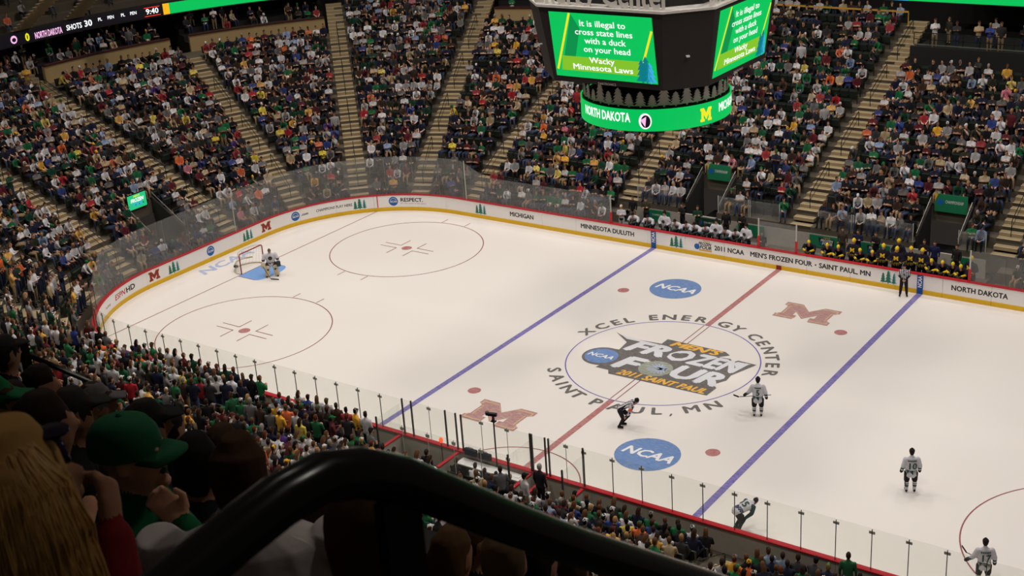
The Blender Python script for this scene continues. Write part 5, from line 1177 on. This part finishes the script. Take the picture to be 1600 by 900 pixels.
# man in glasses and white jersey, profile to the right, below the rail
gm = fg(490, 812, 4.2, math.radians(44+90), 'man in glasses and white jersey in profile beneath the handrail', (206, 200, 204), (60, 42, 30), arms=upper([(1, (.27, .0, .72), (.1, -.2, .64), (-.5, -.8, -.1), (0, 0, -1)), (-1, (-.27, .0, .72), (-.1, -.2, .64), (.5, -.8, -.1), (0, 0, -1))], 'short', bend_=.12), vox=.008, tris=18000, skin=(186, 136, 104))
gl_ = MB().tube([(-.075, .0, 1.235), (-.07, -.075, 1.235), (-.035, -.095, 1.225), (.035, -.095, 1.225), (.07, -.075, 1.235), (.075, .0, 1.235)], .004, 6).build('glasses', m_post, gm, True)
for q in (-1, 1): MB().tube([(q*.034+.022*math.cos(a), -.094-.0*math.sin(a), 1.222+.017*math.sin(a)) for a in np.linspace(0, 5.9, 12)], .003, 5, True).build('glasses_rim', m_post, gl_, True)
flat('shoulder_logo', mv2d(text2d('X', .1, .12, bold=.02), 0, 0), lambda u, v: (.2+v*.5, -.02-u, 1.045-v*.35), m_blk, gm)
B4 = (54, 40, 30)
for px, py, dd, yaw, sh, hr_, hat, hatc, lb, hd in (
    (582, 850, 2.55, UP+.5, (34, 32, 34), (78, 54, 34), None, None, 'round dark-haired head right below the handrail bend, left of its post', 'short'),
    (80, 668, 5.0, UP-.35, (38, 36, 38), (48, 34, 26), None, None, 'balding man with sunglasses on his head and a dark top', 'short'),
    (312, 728, 5.2, UP+.5, (26, 26, 30), (26, 20, 18), None, None, 'person with black hair and sunglasses behind the white-jersey man', 'short'),
    (709, 870, 5.6, UP+.1, (30, 30, 36), (92, 64, 36), None, None, 'brown-haired head right of the rail post, lower one', 'long'),
    (738, 848, 6.3, UP-.3, (26, 26, 30), (78, 52, 28), None, None, 'brown-haired head right of the rail post, upper one', 'short'),
    (788, 880, 4.9, UP+.5, (54, 52, 52), (110, 88, 62), None, None, 'grey-brown head at the bottom edge right of the rail post', 'short'),
    (898, 896, 7.2, UP+.2, (40, 36, 40), (74, 52, 34), None, None, 'brown-haired head low at the bottom edge under the handrail', 'short'),
    (968, 904, 6.6, UP, (60, 48, 40), (130, 84, 36), None, None, 'auburn head barely rising at the bottom edge', 'short'),
    (845, 884, 6.4, UP, (26, 22, 24), (30, 22, 20), None, None, 'very dark head at the bottom edge left of the teal ledge', 'long'),
    (66, 604, 8.6, UP-.5, (30, 30, 34), (36, 24, 18), None, None, 'dark-haired person turned right below the thin rail at left', 'short'),
    (152, 634, 8.0, math.radians(140), (34, 34, 36), B4, 'cap', (104, 98, 98), 'person in a grey cap with dark brim at left', 'short'),
    (117, 650, 6.6, UP-.4, (36, 36, 36), B4, 'cap', (44, 44, 42), 'person in a dark cap left of the green cap', 'short'),
    (24, 640, 6.8, UP-.2, (26, 26, 28), (40, 28, 22), None, None, 'dark-haired person near the left edge', 'short'),
    (-8, 634, 6.2, math.radians(130), (20, 96, 52), B4, 'cap', (16, 100, 56), 'person in a green cap cut by the left edge', 'short'),
    (10, 555, 9.5, UP, (40, 36, 36), (52, 34, 24), 'cap', (30, 28, 28), 'person in a black cap above the green cap at the left edge', 'short'),
    (268, 672, 7.4, UP+.2, (28, 26, 30), (34, 24, 20), None, None, 'dark head behind the brim of the green cap', 'short'),
    (232, 668, 6.6, UP-.5, (24, 24, 26), B4, 'cap', (34, 34, 34), 'person in a black cap behind the green cap', 'short'),
    (355, 702, 6.8, UP, (30, 26, 26), (64, 42, 28), None, None, 'brown head behind the white-jersey man', 'short'),
    (520, 795, 5.4, UP+.3, (24, 24, 26), (56, 40, 26), None, None, 'dark head framed by the handrail beside the glasses', 'long')):
    fg(px, py, dd, yaw, lb, sh, hr_, random.choice((0, 1)), hd, hat, hatc or (40, 40, 40), vox=.016, tris=4500)
# curved black handrail beside the camera
m_gloss = mat('rail_gloss_black', srgb(20, 19, 20), .22, .0, spec=.6, noise=.05)
hrail = thing('handrail', 'thick glossy black handrail bending through the foreground', 'handrail', (27.9, -49.4, deckz(-49.4)))
L = hrail.location
path = [(-50.6, 26.80), (-50.2, 26.865), (-49.95, 26.885), (-49.76, 26.892), (-49.66, 26.905), (-49.6, 26.91), (-49.54, 26.906), (-49.485, 26.884), (-49.427, 26.847), (-49.344, 26.778), (-49.225, 26.678), (-49.085, 26.564), (-48.717, 26.28), (-48.2, 25.88), (-47.2, 25.11), (-46.2, 24.34)]
MB().tube([(0, y-L.y, z-L.z) for y, z in path], .0275, 20).build('rail', m_gloss, hrail, True)
for y, zt in ((-49.43, 26.83), (-47.6, 25.4), (-46.3, 24.4)):
    MB().box((0, y-L.y, (zt+deckz(y))/2-L.z), (.014, .062, zt-deckz(y))).build('post', m_rail, hrail)
lr = thing('handrail', 'thin black handrail beyond the heads at the left edge', 'handrail', (20.9, -45.5, deckz(-45.5))); L = lr.location
P1, P2, P3 = (np.array(pix(*q)) for q in ((38, 552, 10.), (148, 600, 11.2), (50, 600, 10.)))
MB().tube([tuple(P1-np.array(L)), tuple(P2-np.array(L))], .02, 8).build('rail', m_rail, lr, True); MB().box(tuple((P1+P3)/2-np.array(L)-np.array([0, 0, .35])), (.05, .05, 1.1)).build('post', m_rail, lr)
tl_ = MB().box((0, 0, 0), (1.6, .12, .05)).build('ledge_trim', mat('teal_ledge', srgb(60, 110, 108), .3)); tl_.location = pix(905, 868, 9.0); tag(tl_, 'teal ledge edge at the bottom beneath the handrail', 'ledge')
